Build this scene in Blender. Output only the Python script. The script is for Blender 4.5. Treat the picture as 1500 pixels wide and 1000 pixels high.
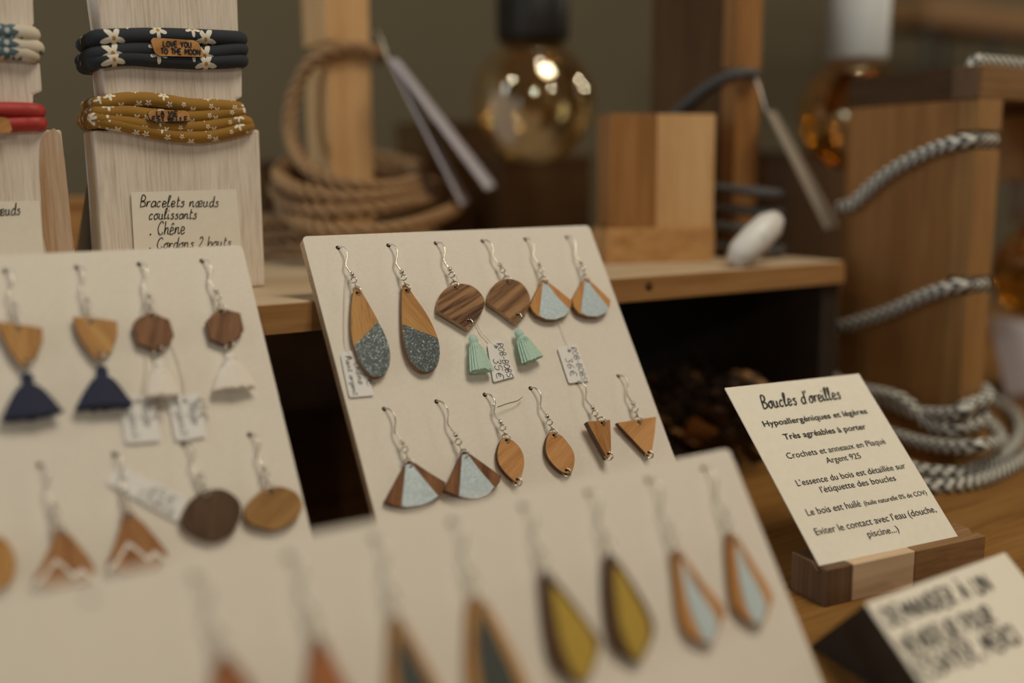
import bpy, bmesh, math, random
from mathutils import Vector, Matrix
random.seed(7)
for o in list(bpy.data.objects): bpy.data.objects.remove(o)
SC = bpy.context.scene; COL = SC.collection
rad = math.radians

# ------------------------------------------------------------------ camera
FP = 1458.0                                   # focal length in pixels of a 1500 px wide frame (35 mm)
ZC = 0.918                                    # lens height above the floor
ZT = 0.75                                     # table top
ZS = ZC - 0.0491                              # top of the riser shelf
YAW, PITCH, ROLL = rad(32.21), rad(9.24), rad(.46)
fwd = Vector((math.sin(YAW)*math.cos(PITCH), math.cos(YAW)*math.cos(PITCH), -math.sin(PITCH)))
r0 = Vector((math.cos(YAW), -math.sin(YAW), 0)); d0 = fwd.cross(r0)
RIGHT = math.cos(ROLL)*r0 + math.sin(ROLL)*d0
DOWN = -math.sin(ROLL)*r0 + math.cos(ROLL)*d0
CAM = Vector((0, 0, ZC))
cd = bpy.data.cameras.new('camera'); cam = bpy.data.objects.new('camera', cd); COL.objects.link(cam)
m = Matrix((RIGHT, -DOWN, -fwd)).transposed().to_4x4(); m.translation = CAM; cam.matrix_world = m
cd.sensor_width = 36; cd.lens = FP*36/1500; cd.clip_start = .01
cd.dof.use_dof = True; cd.dof.focus_distance = .430; cd.dof.aperture_fstop = 2.3
cd.dof.aperture_blades = 0
SC.camera = cam

# ------------------------------------------------------------------ light and exposure
SC.view_settings.view_transform = 'Standard'; SC.view_settings.look = 'None'
SC.view_settings.gamma = 1; SC.view_settings.use_curve_mapping = False
SC.view_settings.exposure = -.57
w = bpy.data.worlds.new('world'); SC.world = w; w.use_nodes = True
w.node_tree.nodes['Background'].inputs[0].default_value = (.95, .72, .45, 1)
w.node_tree.nodes['Background'].inputs[1].default_value = .075

SPOT_E = .19
def area(name, loc, target, sx, sy, power, col):
    l = bpy.data.lights.new(name, 'AREA'); l.shape = 'RECTANGLE'; l.size = sx; l.size_y = sy
    l.energy = power; l.color = col
    o = bpy.data.objects.new(name, l); COL.objects.link(o); o.location = loc
    o.rotation_euler = (Vector(target)-Vector(loc)).to_track_quat('-Z', 'Y').to_euler()
def spot(name, loc, power, col, r=.05):
    l = bpy.data.lights.new(name, 'POINT'); l.energy = power; l.color = col; l.shadow_soft_size = r
    o = bpy.data.objects.new(name, l); COL.objects.link(o); o.location = loc
area('ceiling_lamp', (.44, -.12, 1.90), (.25, .42, .87), .4, .4, 10.0, (1, .89, .72))
# shop lamps and the window behind the photographer: the ones that glint in the hanging bulbs
BC = CAM + (fwd + RIGHT*(33/FP) + DOWN*(-350/FP))*.72; BD = (BC-CAM).normalized()
def glint(dx, dy, dist):
    n = RIGHT*(dx/93) + DOWN*(dy/93); n = n - BD*math.sqrt(max(.05, 1-n.length_squared))
    return BC + (BD - n*(2*BD.dot(n))).normalized()*dist
SPOTS = ((7, -45, 1.7), (-25, -28, 2.0), (2, -14, 2.6), (23, -18, 2.4), (60, -30, 2.0), (70, -20, 2.2), (66, -6, 2.3), (-40, -62, 1.6))
for dx, dy, dist in SPOTS: spot('ceiling_spot', glint(dx, dy, dist), SPOT_E*12.57*dist*dist, (1, .90, .74), .035)
wc = glint(-29, 8, 2.2); area('shop_window', wc, BC, 0.75, 1.05, 13.0, (.74, .88, 1))
area('side_fill', (-1.25, .75, 1.35), (-.12, 1.25, 1.1), .5, .8, 11.0, (.72, .88, 1))  # unseen bluish fill added to cool the left part of the wall

# ------------------------------------------------------------------ helpers
def ray(px, py): return fwd + RIGHT*((px-750)/FP) + DOWN*((py-500)/FP)
def at_y(px, py, y): r = ray(px, py); return CAM + r*(y/r.y)
def at_x(px, py, x): r = ray(px, py); return CAM + r*(x/r.x)
def at_z(px, py, z): r = ray(px, py); return CAM + r*((z-ZC)/r.z)
def at_d(px, py, d): return CAM + ray(px, py)*d

class Frame:
    """a plane standing in the scene: origin, right, up, outward normal"""
    def __init__(s, O, X, U):
        s.O = Vector(O); s.X = Vector(X).normalized(); s.U = Vector(U).normalized(); s.N = s.X.cross(s.U)
        s.M = Matrix((s.X, s.U, s.N)).transposed().to_4x4(); s.M.translation = s.O
    def px(s, px, py, w=0):
        r = ray(px, py); t = (s.O + s.N*w - CAM).dot(s.N)/r.dot(s.N); q = CAM + r*t - s.O
        return (q.dot(s.X), q.dot(s.U))
    def pt(s, x, v, w=0): return s.O + s.X*x + s.U*v + s.N*w
    def pxs(s, pts, w=0): return [s.px(a, b, w) for a, b in pts]

def root_of(p):
    while p and p.parent: p = p.parent
    return p
def link(name, me, mats, parent=None):
    """links a mesh given in world coordinates; children keep world shape relative to their thing"""
    r = root_of(parent)
    if r is not None: me.transform(Matrix.Translation(-r.location))
    o = bpy.data.objects.new(name, me); COL.objects.link(o)
    for mm in (mats if isinstance(mats, (list, tuple)) else [mats]): me.materials.append(mm)
    if parent is not None: o.parent = parent
    return o
def thing(name, label, cat, loc, group=None):
    o = bpy.data.objects.new(name, None); COL.objects.link(o); o.location = loc; o.empty_display_size = .01
    o['label'] = label; o['category'] = cat
    if group: o['group'] = group
    return o
def tag(o, label, cat, group=None):
    o['label'] = label; o['category'] = cat
    if group: o['group'] = group
    return o
def struct(o): o['kind'] = 'structure'; return o
def recentre(o):
    me = o.data; c = sum((v.co for v in me.vertices), Vector())/len(me.vertices)
    c.z = min(v.co.z for v in me.vertices); me.transform(Matrix.Translation(-c)); o.location = c; return o
def bm_mesh(bm, smooth=False):
    bmesh.ops.recalc_face_normals(bm, faces=bm.faces[:])
    me = bpy.data.meshes.new('m'); bm.to_mesh(me); bm.free()
    if smooth:
        for p in me.polygons: p.use_smooth = True
    return me
def boxes_mesh(bxs, bev=.0008, M=None, seg=2):
    bm = bmesh.new()
    for (x0, x1, y0, y1, z0, z1) in bxs:
        b2 = bmesh.new(); bmesh.ops.create_cube(b2, size=1)
        for v in b2.verts: v.co = Vector(((x0+x1)/2+v.co.x*(x1-x0), (y0+y1)/2+v.co.y*(y1-y0), (z0+z1)/2+v.co.z*(z1-z0)))
        if bev: bmesh.ops.bevel(b2, geom=b2.edges[:], offset=bev, segments=seg, affect='EDGES', profile=.6)
        t = bpy.data.meshes.new('t'); b2.to_mesh(t); b2.free(); bm.from_mesh(t); bpy.data.meshes.remove(t)
    if M is not None: bmesh.ops.transform(bm, matrix=M, verts=bm.verts)
    return bm_mesh(bm)
def catmull(P, closed=False, n=6):
    P = [Vector(p) for p in P]; out = []; N = len(P)
    for i in range(N if closed else N-1):
        if closed: a, b, c, d = P[i-1], P[i], P[(i+1) % N], P[(i+2) % N]
        else: a, b, c, d = P[max(i-1, 0)], P[i], P[i+1], P[min(i+2, N-1)]
        for k in range(n):
            t = k/n
            out.append(.5*((2*b)+(c-a)*t+(2*a-5*b+4*c-d)*t*t+(3*b-a-3*c+d)*t**3))
    if not closed: out.append(P[-1])
    return out
def tube(P, r, sides=8, closed=False, flat=None, taper=None):
    """swept tube with UVs (u round, v along in metres); flat=(normal, factor) squashes along a direction"""
    P = [Vector(p) for p in P]; N = len(P); bm = bmesh.new(); uvl = bm.loops.layers.uv.new('UVMap')
    T = []
    for i in range(N):
        a = P[i-1] if (i > 0 or closed) else P[i]; b = P[(i+1) % N] if (i < N-1 or closed) else P[i]
        T.append((b-a).normalized())
    n = T[0].orthogonal().normalized(); rings = []; ln = [0]
    for i in range(1, N+1): ln.append(ln[-1]+(P[i % N]-P[i-1]).length)
    for i in range(N):
        n = (n-T[i]*n.dot(T[i])).normalized(); b = T[i].cross(n)
        rr = r*(taper(i/(N-1)) if taper else 1); ring = []
        for k in range(sides):
            a = 2*math.pi*k/sides; off = (n*math.cos(a)+b*math.sin(a))*rr
            if flat: off -= flat[0]*off.dot(flat[0])*(1-flat[1])
            ring.append(bm.verts.new(P[i]+off))
        rings.append(ring)
    for i in range(N if closed else N-1):
        R0, R1 = rings[i], rings[(i+1) % N]
        sh = 0
        if closed and i == N-1:                # match up the seam
            sh = min(range(sides), key=lambda s: (R1[s].co-R0[0].co).length)
        for k in range(sides):
            f = bm.faces.new((R0[k], R0[(k+1) % sides], R1[(k+1+sh) % sides], R1[(k+sh) % sides]))
            for l, (u, v) in zip(f.loops, ((k, 0), (k+1, 0), (k+1, 1), (k, 1))):
                l[uvl].uv = (u/sides, ln[i+v])
    if not closed:
        bm.faces.new(rings[0][::-1]); bm.faces.new(rings[-1])
    me = bpy.data.meshes.new('m'); bmesh.ops.recalc_face_normals(bm, faces=bm.faces[:]); bm.to_mesh(me); bm.free()
    for p in me.polygons: p.use_smooth = True
    return me
def ring_pts(c, a, b, R, n=18): return [c+(a*math.cos(2*math.pi*k/n)+b*math.sin(2*math.pi*k/n))*R for k in range(n)]
def lathe(prof, c, axis=Vector((0, 0, 1)), n=32, smooth=True):
    q = Vector((0, 0, 1)).rotation_difference(axis); bm = bmesh.new(); rings = []
    for r, z in prof:
        rings.append([bm.verts.new(q @ Vector((r*math.cos(2*math.pi*k/n), r*math.sin(2*math.pi*k/n), z))+c) for k in range(n)] if r > 1e-7 else [bm.verts.new(q @ Vector((0, 0, z))+c)])
    for A, B in zip(rings, rings[1:]):
        for k in range(n):
            if len(A) == 1 and len(B) == 1: continue
            if len(A) == 1: bm.faces.new((A[0], B[k], B[(k+1) % n]))
            elif len(B) == 1: bm.faces.new((A[k], A[(k+1) % n], B[0]))
            else: bm.faces.new((A[k], A[(k+1) % n], B[(k+1) % n], B[k]))
    return bm_mesh(bm, smooth)
def plate(fr, outline, w0, w1, holes=(), rh=.0009):
    """flat piece cut from a board: outline with drilled holes, thickness w0..w1; face material 0, edges 1; UV in metres"""
    bm = bmesh.new(); eds = []
    def loop(pts):
        vs = [bm.verts.new((p[0], p[1], w1)) for p in pts]
        for i in range(len(vs)): eds.append(bm.edges.new((vs[i], vs[(i+1) % len(vs)])))
    loop(outline)
    for h in holes:
        rr = h[2] if len(h) > 2 else rh
        loop([(h[0]+rr*math.cos(k*math.pi/7), h[1]+rr*math.sin(k*math.pi/7)) for k in range(14)])
    bmesh.ops.triangle_fill(bm, edges=eds, use_beauty=True)
    ret = bmesh.ops.extrude_face_region(bm, geom=bm.faces[:])
    for g in ret['geom']:
        if isinstance(g, bmesh.types.BMVert): g.co.z = w0
    bmesh.ops.recalc_face_normals(bm, faces=bm.faces[:])
    uvl = bm.loops.layers.uv.new('UVMap')
    for f in bm.faces:
        if abs(f.normal.z) < .5: f.material_index = 1
        for l in f.loops: l[uvl].uv = (l.vert.co.x, l.vert.co.y)
    bmesh.ops.transform(bm, matrix=fr.M, verts=bm.verts)
    me = bpy.data.meshes.new('m'); bm.to_mesh(me); bm.free(); return me
def rrect(x0, x1, y0, y1, r, n=5):
    P = []
    for cx, cy, a in ((x1-r, y1-r, 0), (x0+r, y1-r, 90), (x0+r, y0+r, 180), (x1-r, y0+r, 270)):
        for k in range(n+1): P.append((cx+r*math.cos(rad(a+90*k/n)), cy+r*math.sin(rad(a+90*k/n))))
    return P
def smooth2(P, n=4): return [(p.x, p.y) for p in catmull([Vector((a, b, 0)) for a, b in P], True, n)]

# ------------------------------------------------------------------ materials
def newmat(name):
    mt = bpy.data.materials.new(name); mt.use_nodes = True; nt = mt.node_tree
    return mt, nt, nt.nodes['Principled BSDF'], nt.nodes.new, nt.links.new
def ramp(nt, stops):
    n = nt.nodes.new('ShaderNodeValToRGB'); e = n.color_ramp.elements
    while len(e) < len(stops): e.new(.5)
    for k, (p, c) in enumerate(stops): e[k].position = p; e[k].color = (*c, 1) if len(c) == 3 else c
    return n
def math_n(nt, op, a, b=None):
    n = nt.nodes.new('ShaderNodeMath'); n.operation = op
    for i, v in enumerate((a, b)):
        if v is None: continue
        if isinstance(v, (int, float)): n.inputs[i].default_value = v
        else: nt.links.new(v, n.inputs[i])
    return n.outputs[0]
def wood(name, dark, mid, light, axis='x', scale=1.0, rough=.55, uv=False, ang=0, stripes=.5, bump=.12, spread=.17):
    """grain runs along axis; object coordinates (metres) or UV in metres turned by ang"""
    mt, nt, b, N, L = newmat(name)
    tc = N('ShaderNodeTexCoord'); mp = N('ShaderNodeMapping')
    L(tc.outputs['UV' if uv else 'Object'], mp.inputs[0])
    lo, hi = 14*scale, 260*scale
    if uv:
        m1 = N('ShaderNodeMapping'); m1.inputs['Rotation'].default_value = (0, 0, rad(ang)); L(tc.outputs['UV'], m1.inputs[0]); L(m1.outputs[0], mp.inputs[0])
    mp.inputs['Scale'].default_value = {'x': (lo, hi, hi), 'y': (hi, lo, hi), 'z': (hi, hi, lo)}[axis]
    n1 = N('ShaderNodeTexNoise'); n1.inputs['Scale'].default_value = .28; n1.inputs['Detail'].default_value = 3; L(mp.outputs[0], n1.inputs[0])
    n2 = N('ShaderNodeTexNoise'); n2.inputs['Scale'].default_value = 2.2; n2.inputs['Detail'].default_value = 5; n2.inputs['Roughness'].default_value = .65; L(mp.outputs[0], n2.inputs[0])
    mx = N('ShaderNodeMix'); mx.inputs[0].default_value = stripes; L(n2.outputs[0], mx.inputs[2]); L(n1.outputs[0], mx.inputs[3])
    rp = ramp(nt, ((.5-spread, dark), (.5, mid), (.5+spread, light))); L(mx.outputs[0], rp.inputs[0]); L(rp.outputs[0], b.inputs['Base Color'])
    b.inputs['Roughness'].default_value = rough; b.inputs['Specular IOR Level'].default_value = .14
    bp = N('ShaderNodeBump'); bp.inputs['Strength'].default_value = bump; bp.inputs['Distance'].default_value = .0004; L(n2.outputs[0], bp.inputs['Height']); L(bp.outputs[0], b.inputs['Normal'])
    return mt
def plain(name, col, rough=.6, metal=0, noise=0, nscale=400, bump=0):
    mt, nt, b, N, L = newmat(name)
    b.inputs['Roughness'].default_value = rough; b.inputs['Metallic'].default_value = metal
    tc = N('ShaderNodeTexCoord'); n = N('ShaderNodeTexNoise'); n.inputs['Scale'].default_value = nscale; n.inputs['Detail'].default_value = 4
    L(tc.outputs['Object'], n.inputs[0])
    lo = tuple(c*(1-noise) for c in col); hi = tuple(min(1, c*(1+noise)) for c in col)
    rp = ramp(nt, ((.3, lo), (.7, hi))); L(n.outputs[0], rp.inputs[0]); L(rp.outputs[0], b.inputs['Base Color'])
    if bump:
        bp = N('ShaderNodeBump'); bp.inputs['Strength'].default_value = bump; bp.inputs['Distance'].default_value = .0003; L(n.outputs[0], bp.inputs['Height']); L(bp.outputs[0], b.inputs['Normal'])
    return mt
def glitter(name, base, spark, rough=.35, amount=.58):
    mt, nt, b, N, L = newmat(name)
    tc = N('ShaderNodeTexCoord'); v = N('ShaderNodeTexVoronoi'); v.inputs['Scale'].default_value = 2600; L(tc.outputs['UV'], v.inputs[0])
    sp = N('ShaderNodeSeparateColor'); L(v.outputs['Color'], sp.inputs[0])
    rp = ramp(nt, ((amount, base), (.97, spark))); L(sp.outputs[0], rp.inputs[0]); L(rp.outputs[0], b.inputs['Base Color'])
    rm = ramp(nt, ((amount, (0, 0, 0)), (.9, (.7, .7, .7)))); L(sp.outputs[0], rm.inputs[0]); L(rm.outputs[0], b.inputs['Metallic'])
    b.inputs['Roughness'].default_value = rough
    nm = N('ShaderNodeBump'); nm.inputs['Strength'].default_value = .35; nm.inputs['Distance'].default_value = .0003; L(sp.outputs[1], nm.inputs['Height']); L(nm.outputs[0], b.inputs['Normal'])
    return mt
def flower_fabric(name, base, petal, heart, scale, amount=.36):
    mt, nt, b, N, L = newmat(name)
    tc = N('ShaderNodeTexCoord'); mp = N('ShaderNodeMapping'); mp.inputs['Scale'].default_value = (.016*scale, scale, 1); L(tc.outputs['UV'], mp.inputs[0])
    v = N('ShaderNodeTexVoronoi'); v.voronoi_dimensions = '2D'; v.inputs['Scale'].default_value = 1; v.inputs['Randomness'].default_value = .75; L(mp.outputs[0], v.inputs[0])
    sub = N('ShaderNodeVectorMath'); sub.operation = 'SUBTRACT'; L(mp.outputs[0], sub.inputs[0]); L(v.outputs['Position'], sub.inputs[1])
    sx = N('ShaderNodeSeparateXYZ'); L(sub.outputs[0], sx.inputs[0])
    ang = math_n(nt, 'ARCTAN2', sx.outputs[1], sx.outputs[0])
    cs = math_n(nt, 'COSINE', math_n(nt, 'MULTIPLY', ang, 5.0))
    lim = math_n(nt, 'ADD', math_n(nt, 'MULTIPLY', cs, amount*.35), amount*.75)
    sc = N('ShaderNodeSeparateColor'); L(v.outputs['Color'], sc.inputs[0])
    lim2 = math_n(nt, 'MULTIPLY', lim, math_n(nt, 'ADD', math_n(nt, 'MULTIPLY', sc.outputs[0], .8), .45))
    pet = math_n(nt, 'LESS_THAN', v.outputs['Distance'], lim2); hrt = math_n(nt, 'LESS_THAN', v.outputs['Distance'], amount*.2)
    m1 = N('ShaderNodeMix'); m1.data_type = 'RGBA'; m1.inputs[6].default_value = (*base, 1); m1.inputs[7].default_value = (*petal, 1); L(pet, m1.inputs[0])
    m2 = N('ShaderNodeMix'); m2.data_type = 'RGBA'; m2.inputs[7].default_value = (*heart, 1); L(m1.outputs[2], m2.inputs[6]); L(hrt, m2.inputs[0])
    L(m2.outputs[2], b.inputs['Base Color']); b.inputs['Roughness'].default_value = .85
    return mt
def braid(name, dark, light, pitch=.0052, turns=4.0):
    """zigzag braid: light and dark yarn chevrons along the cord"""
    mt, nt, b, N, L = newmat(name)
    tc = N('ShaderNodeTexCoord'); s = N('ShaderNodeSeparateXYZ'); L(tc.outputs['UV'], s.inputs[0])
    tri = math_n(nt, 'PINGPONG', math_n(nt, 'MULTIPLY', s.outputs[0], turns), .5)
    ph = math_n(nt, 'FRACT', math_n(nt, 'ADD', math_n(nt, 'DIVIDE', s.outputs[1], pitch), math_n(nt, 'MULTIPLY', tri, 1.6)))
    rp = ramp(nt, ((.44, dark), (.52, light), (.94, light), (1.0, dark))); L(ph, rp.inputs[0]); L(rp.outputs[0], b.inputs['Base Color'])
    b.inputs['Roughness'].default_value = .8
    bp = N('ShaderNodeBump'); bp.inputs['Strength'].default_value = .5; bp.inputs['Distance'].default_value = .0006; L(ph, bp.inputs['Height']); L(bp.outputs[0], b.inputs['Normal'])
    return mt
def glass(name, tint, gloss, refl):
    mt = bpy.data.materials.new(name); mt.use_nodes = True; nt = mt.node_tree; nt.nodes.clear(); N = nt.nodes.new; L = nt.links.new
    out = N('ShaderNodeOutputMaterial'); tr = N('ShaderNodeBsdfTransparent'); tr.inputs[0].default_value = (*tint, 1)
    gl = N('ShaderNodeBsdfGlossy'); gl.inputs[0].default_value = (*gloss, 1); gl.inputs['Roughness'].default_value = .05
    lw = N('ShaderNodeLayerWeight'); lw.inputs[0].default_value = .35
    f = math_n(nt, 'ADD', math_n(nt, 'MULTIPLY', lw.outputs['Facing'], .45), refl)
    mx = N('ShaderNodeMixShader'); L(f, mx.inputs[0]); L(tr.outputs[0], mx.inputs[1]); L(gl.outputs[0], mx.inputs[2]); L(mx.outputs[0], out.inputs[0])
    return mt

M_oak = wood('oak', (.30, .15, .055), (.42, .22, .085), (.52, .29, .12))
M_table = wood('table_oak', (.15, .065, .016), (.275, .135, .037), (.35, .185, .056), 'x', .55, .5, stripes=.45, bump=.3)
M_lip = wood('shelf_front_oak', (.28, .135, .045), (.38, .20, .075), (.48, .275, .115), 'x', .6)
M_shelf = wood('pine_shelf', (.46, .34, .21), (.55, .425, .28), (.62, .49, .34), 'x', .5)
M_postA = wood('beech_post', (.50, .28, .12), (.60, .36, .165), (.68, .43, .21), 'z', .8)
M_cherry = wood('cherry_post', (.22, .10, .032), (.31, .145, .047), (.39, .19, .07), 'z', .7)
M_cherryl = wood('cherry_light', (.27, .135, .045), (.35, .185, .064), (.42, .235, .09), 'z', .7)
M_walx = wood('walnut_x', (.040, .019, .008), (.065, .032, .013), (.095, .049, .021), 'y', .7)
M_walz = wood('walnut_z', (.055, .028, .012), (.09, .046, .018), (.125, .065, .027), 'z', .7)
M_oakx2 = wood('oak_plinth', (.33, .16, .055), (.50, .27, .105), (.60, .35, .15), 'x', .6, stripes=.3)
M_oakx = wood('oak_arm', (.14, .07, .022), (.24, .125, .042), (.32, .18, .068), 'x', .6, stripes=.3)
M_mid = wood('brown_board', (.075, .037, .013), (.105, .053, .02), (.135, .072, .029), 'x', .6)
M_maplex = wood('maple', (.60, .42, .26), (.68, .49, .32), (.74, .55, .37), 'x', .6)
M_holdw = wood('holder_walnut', (.10, .058, .032), (.155, .09, .05), (.21, .125, .07), 'z', .9)
M_holdo = wood('holder_oak', (.20, .11, .05), (.29, .165, .075), (.36, .21, .10), 'x', .8)
M_lime = wood('limed_wood', (.55, .455, .365), (.74, .65, .55), (.86, .79, .69), 'z', 1.6, .8, stripes=.35, bump=.3)
M_worn = wood('worn_wood_edge', (.32, .17, .08), (.46, .29, .17), (.6, .46, .34), 'z', .8, .8)
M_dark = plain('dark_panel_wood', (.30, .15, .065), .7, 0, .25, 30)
M_shade = plain('painted_shade', (.030, .017, .009), .85, 0, .2, 60)  # near-black colour holds the shade of the hollow and the tent inside
M_board = plain('cream_board', (.77, .715, .625), .75, 0, .03, 700, .12)
M_ply = plain('plywood_edge', (.42, .27, .15), .8, 0, .2, 900)
M_silver = plain('silver_wire', (.60, .55, .47), .25, 1)
M_paper = plain('cream_paper', (.86, .81, .69), .8, 0, .02, 300)
M_tagp = plain('white_tag_paper', (.80, .79, .76), .75, 0, .02, 300)
M_lilac = plain('white_leaflet', (.60, .58, .66), .7, 0, .03, 60)
M_greyl = plain('grey_leaflet', (.34, .29, .23), .8, 0, .06, 60)
M_ink = plain('black_ink', (.022, .02, .018), .6)
M_inkg = plain('grey_ink', (.12, .12, .14), .7)
M_thread = plain('tag_thread', (.75, .68, .58), .7)
M_black = plain('black_plastic', (.018, .016, .015), .45)
M_whitep = plain('white_plastic', (.74, .72, .68), .4)
M_sock = plain('white_socket', (.62, .64, .64), .45)
M_limesock = wood('pale_wood_socket', (.42, .36, .29), (.56, .49, .41), (.64, .57, .48), 'x', .5)
M_brass = plain('brass', (.55, .36, .14), .3, 1)
M_gold = plain('gold_paint', (.50, .34, .055), .45, .3, .15, 900)
M_blue = glitter('pale_blue_glitter', (.43, .53, .57), (.66, .75, .78), .45, .5)
M_bluep = plain('pale_blue_paint', (.50, .60, .62), .5, 0, .05, 900)
M_teal = glitter('dark_teal_glitter', (.020, .034, .040), (.26, .33, .32), .4, .80)
M_tealp = plain('dark_teal_paint', (.045, .052, .046), .5, 0, .2, 900)
M_zig = plain('white_zigzag_paint', (.78, .72, .64), .6)
M_pinkp = plain('pink_paint', (.62, .38, .28), .6)
M_mint = plain('mint_thread', (.44, .62, .51), .7, 0, .12, 2500)
M_navy = plain('navy_thread', (.018, .022, .055), .8, 0, .3, 2500)
M_white = plain('white_thread', (.82, .76, .67), .8, 0, .06, 2500)
M_jute = plain('jute_rope', (.34, .20, .095), .9, 0, .25, 1800, .3)
M_braid = braid('black_white_braid', (.015, .018, .02), (.70, .68, .60), .0062, 3.0)
M_grey = braid('grey_braid', (.05, .05, .05), (.11, .105, .10))
M_red = plain('red_leather', (.42, .032, .026), .55, 0, .12, 900)
M_cone = plain('pine_cone', (.05, .026, .012), .75, 0, .4, 300)
M_conet = plain('pine_cone_tip', (.36, .18, .06), .7, 0, .4, 500)
M_bulb = glass('amber_glass', (.80, .66, .42), (1, .90, .70), .34)
M_bulbd = glass('deep_amber_glass', (.80, .52, .20), (1, .80, .48), .30)
M_navyfab = flower_fabric('navy_floral_fabric', (.022, .028, .036), (.74, .70, .60), (.45, .26, .05), 95)
M_musfab = flower_fabric('mustard_floral_fabric', (.32, .165, .022), (.80, .76, .62), (.5, .3, .1), 170, .30)
M_blufab = flower_fabric('blue_floral_fabric', (.62, .56, .44), (.08, .14, .17), (.5, .5, .45), 120, .55)
def pwood(name, d, mm, l, ang, st=.4, sc=3.6): return wood(name, d, mm, l, 'y', sc, .5, True, ang, st, .1, .10)
W_oak = pwood('earring_oak', (.30, .14, .04), (.46, .24, .075), (.54, .30, .105), 8)
W_oak2 = pwood('earring_oak_slant', (.34, .165, .05), (.46, .24, .075), (.53, .30, .10), -28, .5)
W_gold = pwood('earring_golden_brown', (.20, .10, .028), (.30, .16, .05), (.38, .21, .07), 60, .6)
W_zeb = pwood('earring_zebrano', (.05, .024, .013), (.20, .10, .045), (.36, .20, .095), 66, .8, 4.6)
W_zeb2 = pwood('earring_zebrano_light', (.13, .065, .03), (.25, .135, .06), (.36, .20, .095), 62, .7, 4.2)
W_cherry = pwood('earring_cherry', (.40, .19, .065), (.52, .26, .095), (.60, .32, .13), 62, .6, 3)
W_cherryd = pwood('earring_cherry_dark', (.26, .11, .035), (.38, .18, .06), (.47, .24, .09), 5, .5)
W_wal = pwood('earring_walnut', (.11, .048, .02), (.19, .085, .036), (.26, .125, .055), 20, .5)
W_ora = pwood('earring_orange_wood', (.38, .17, .05), (.50, .24, .075), (.56, .29, .10), 15, .5)
W_mah = pwood('earring_mahogany', (.22, .075, .03), (.33, .12, .045), (.40, .16, .065), 0, .5)
W_dkwal = pwood('earring_dark_walnut', (.055, .03, .015), (.085, .046, .022), (.12, .068, .034), 20, .5)
W_edge = plain('cut_wood_edge', (.22, .115, .05), .7, 0, .15, 900)
W_edged = plain('dark_cut_edge', (.10, .05, .025), .7, 0, .15, 900)
W_edgel = plain('pale_cut_edge', (.42, .25, .13), .7, 0, .15, 900)

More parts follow.
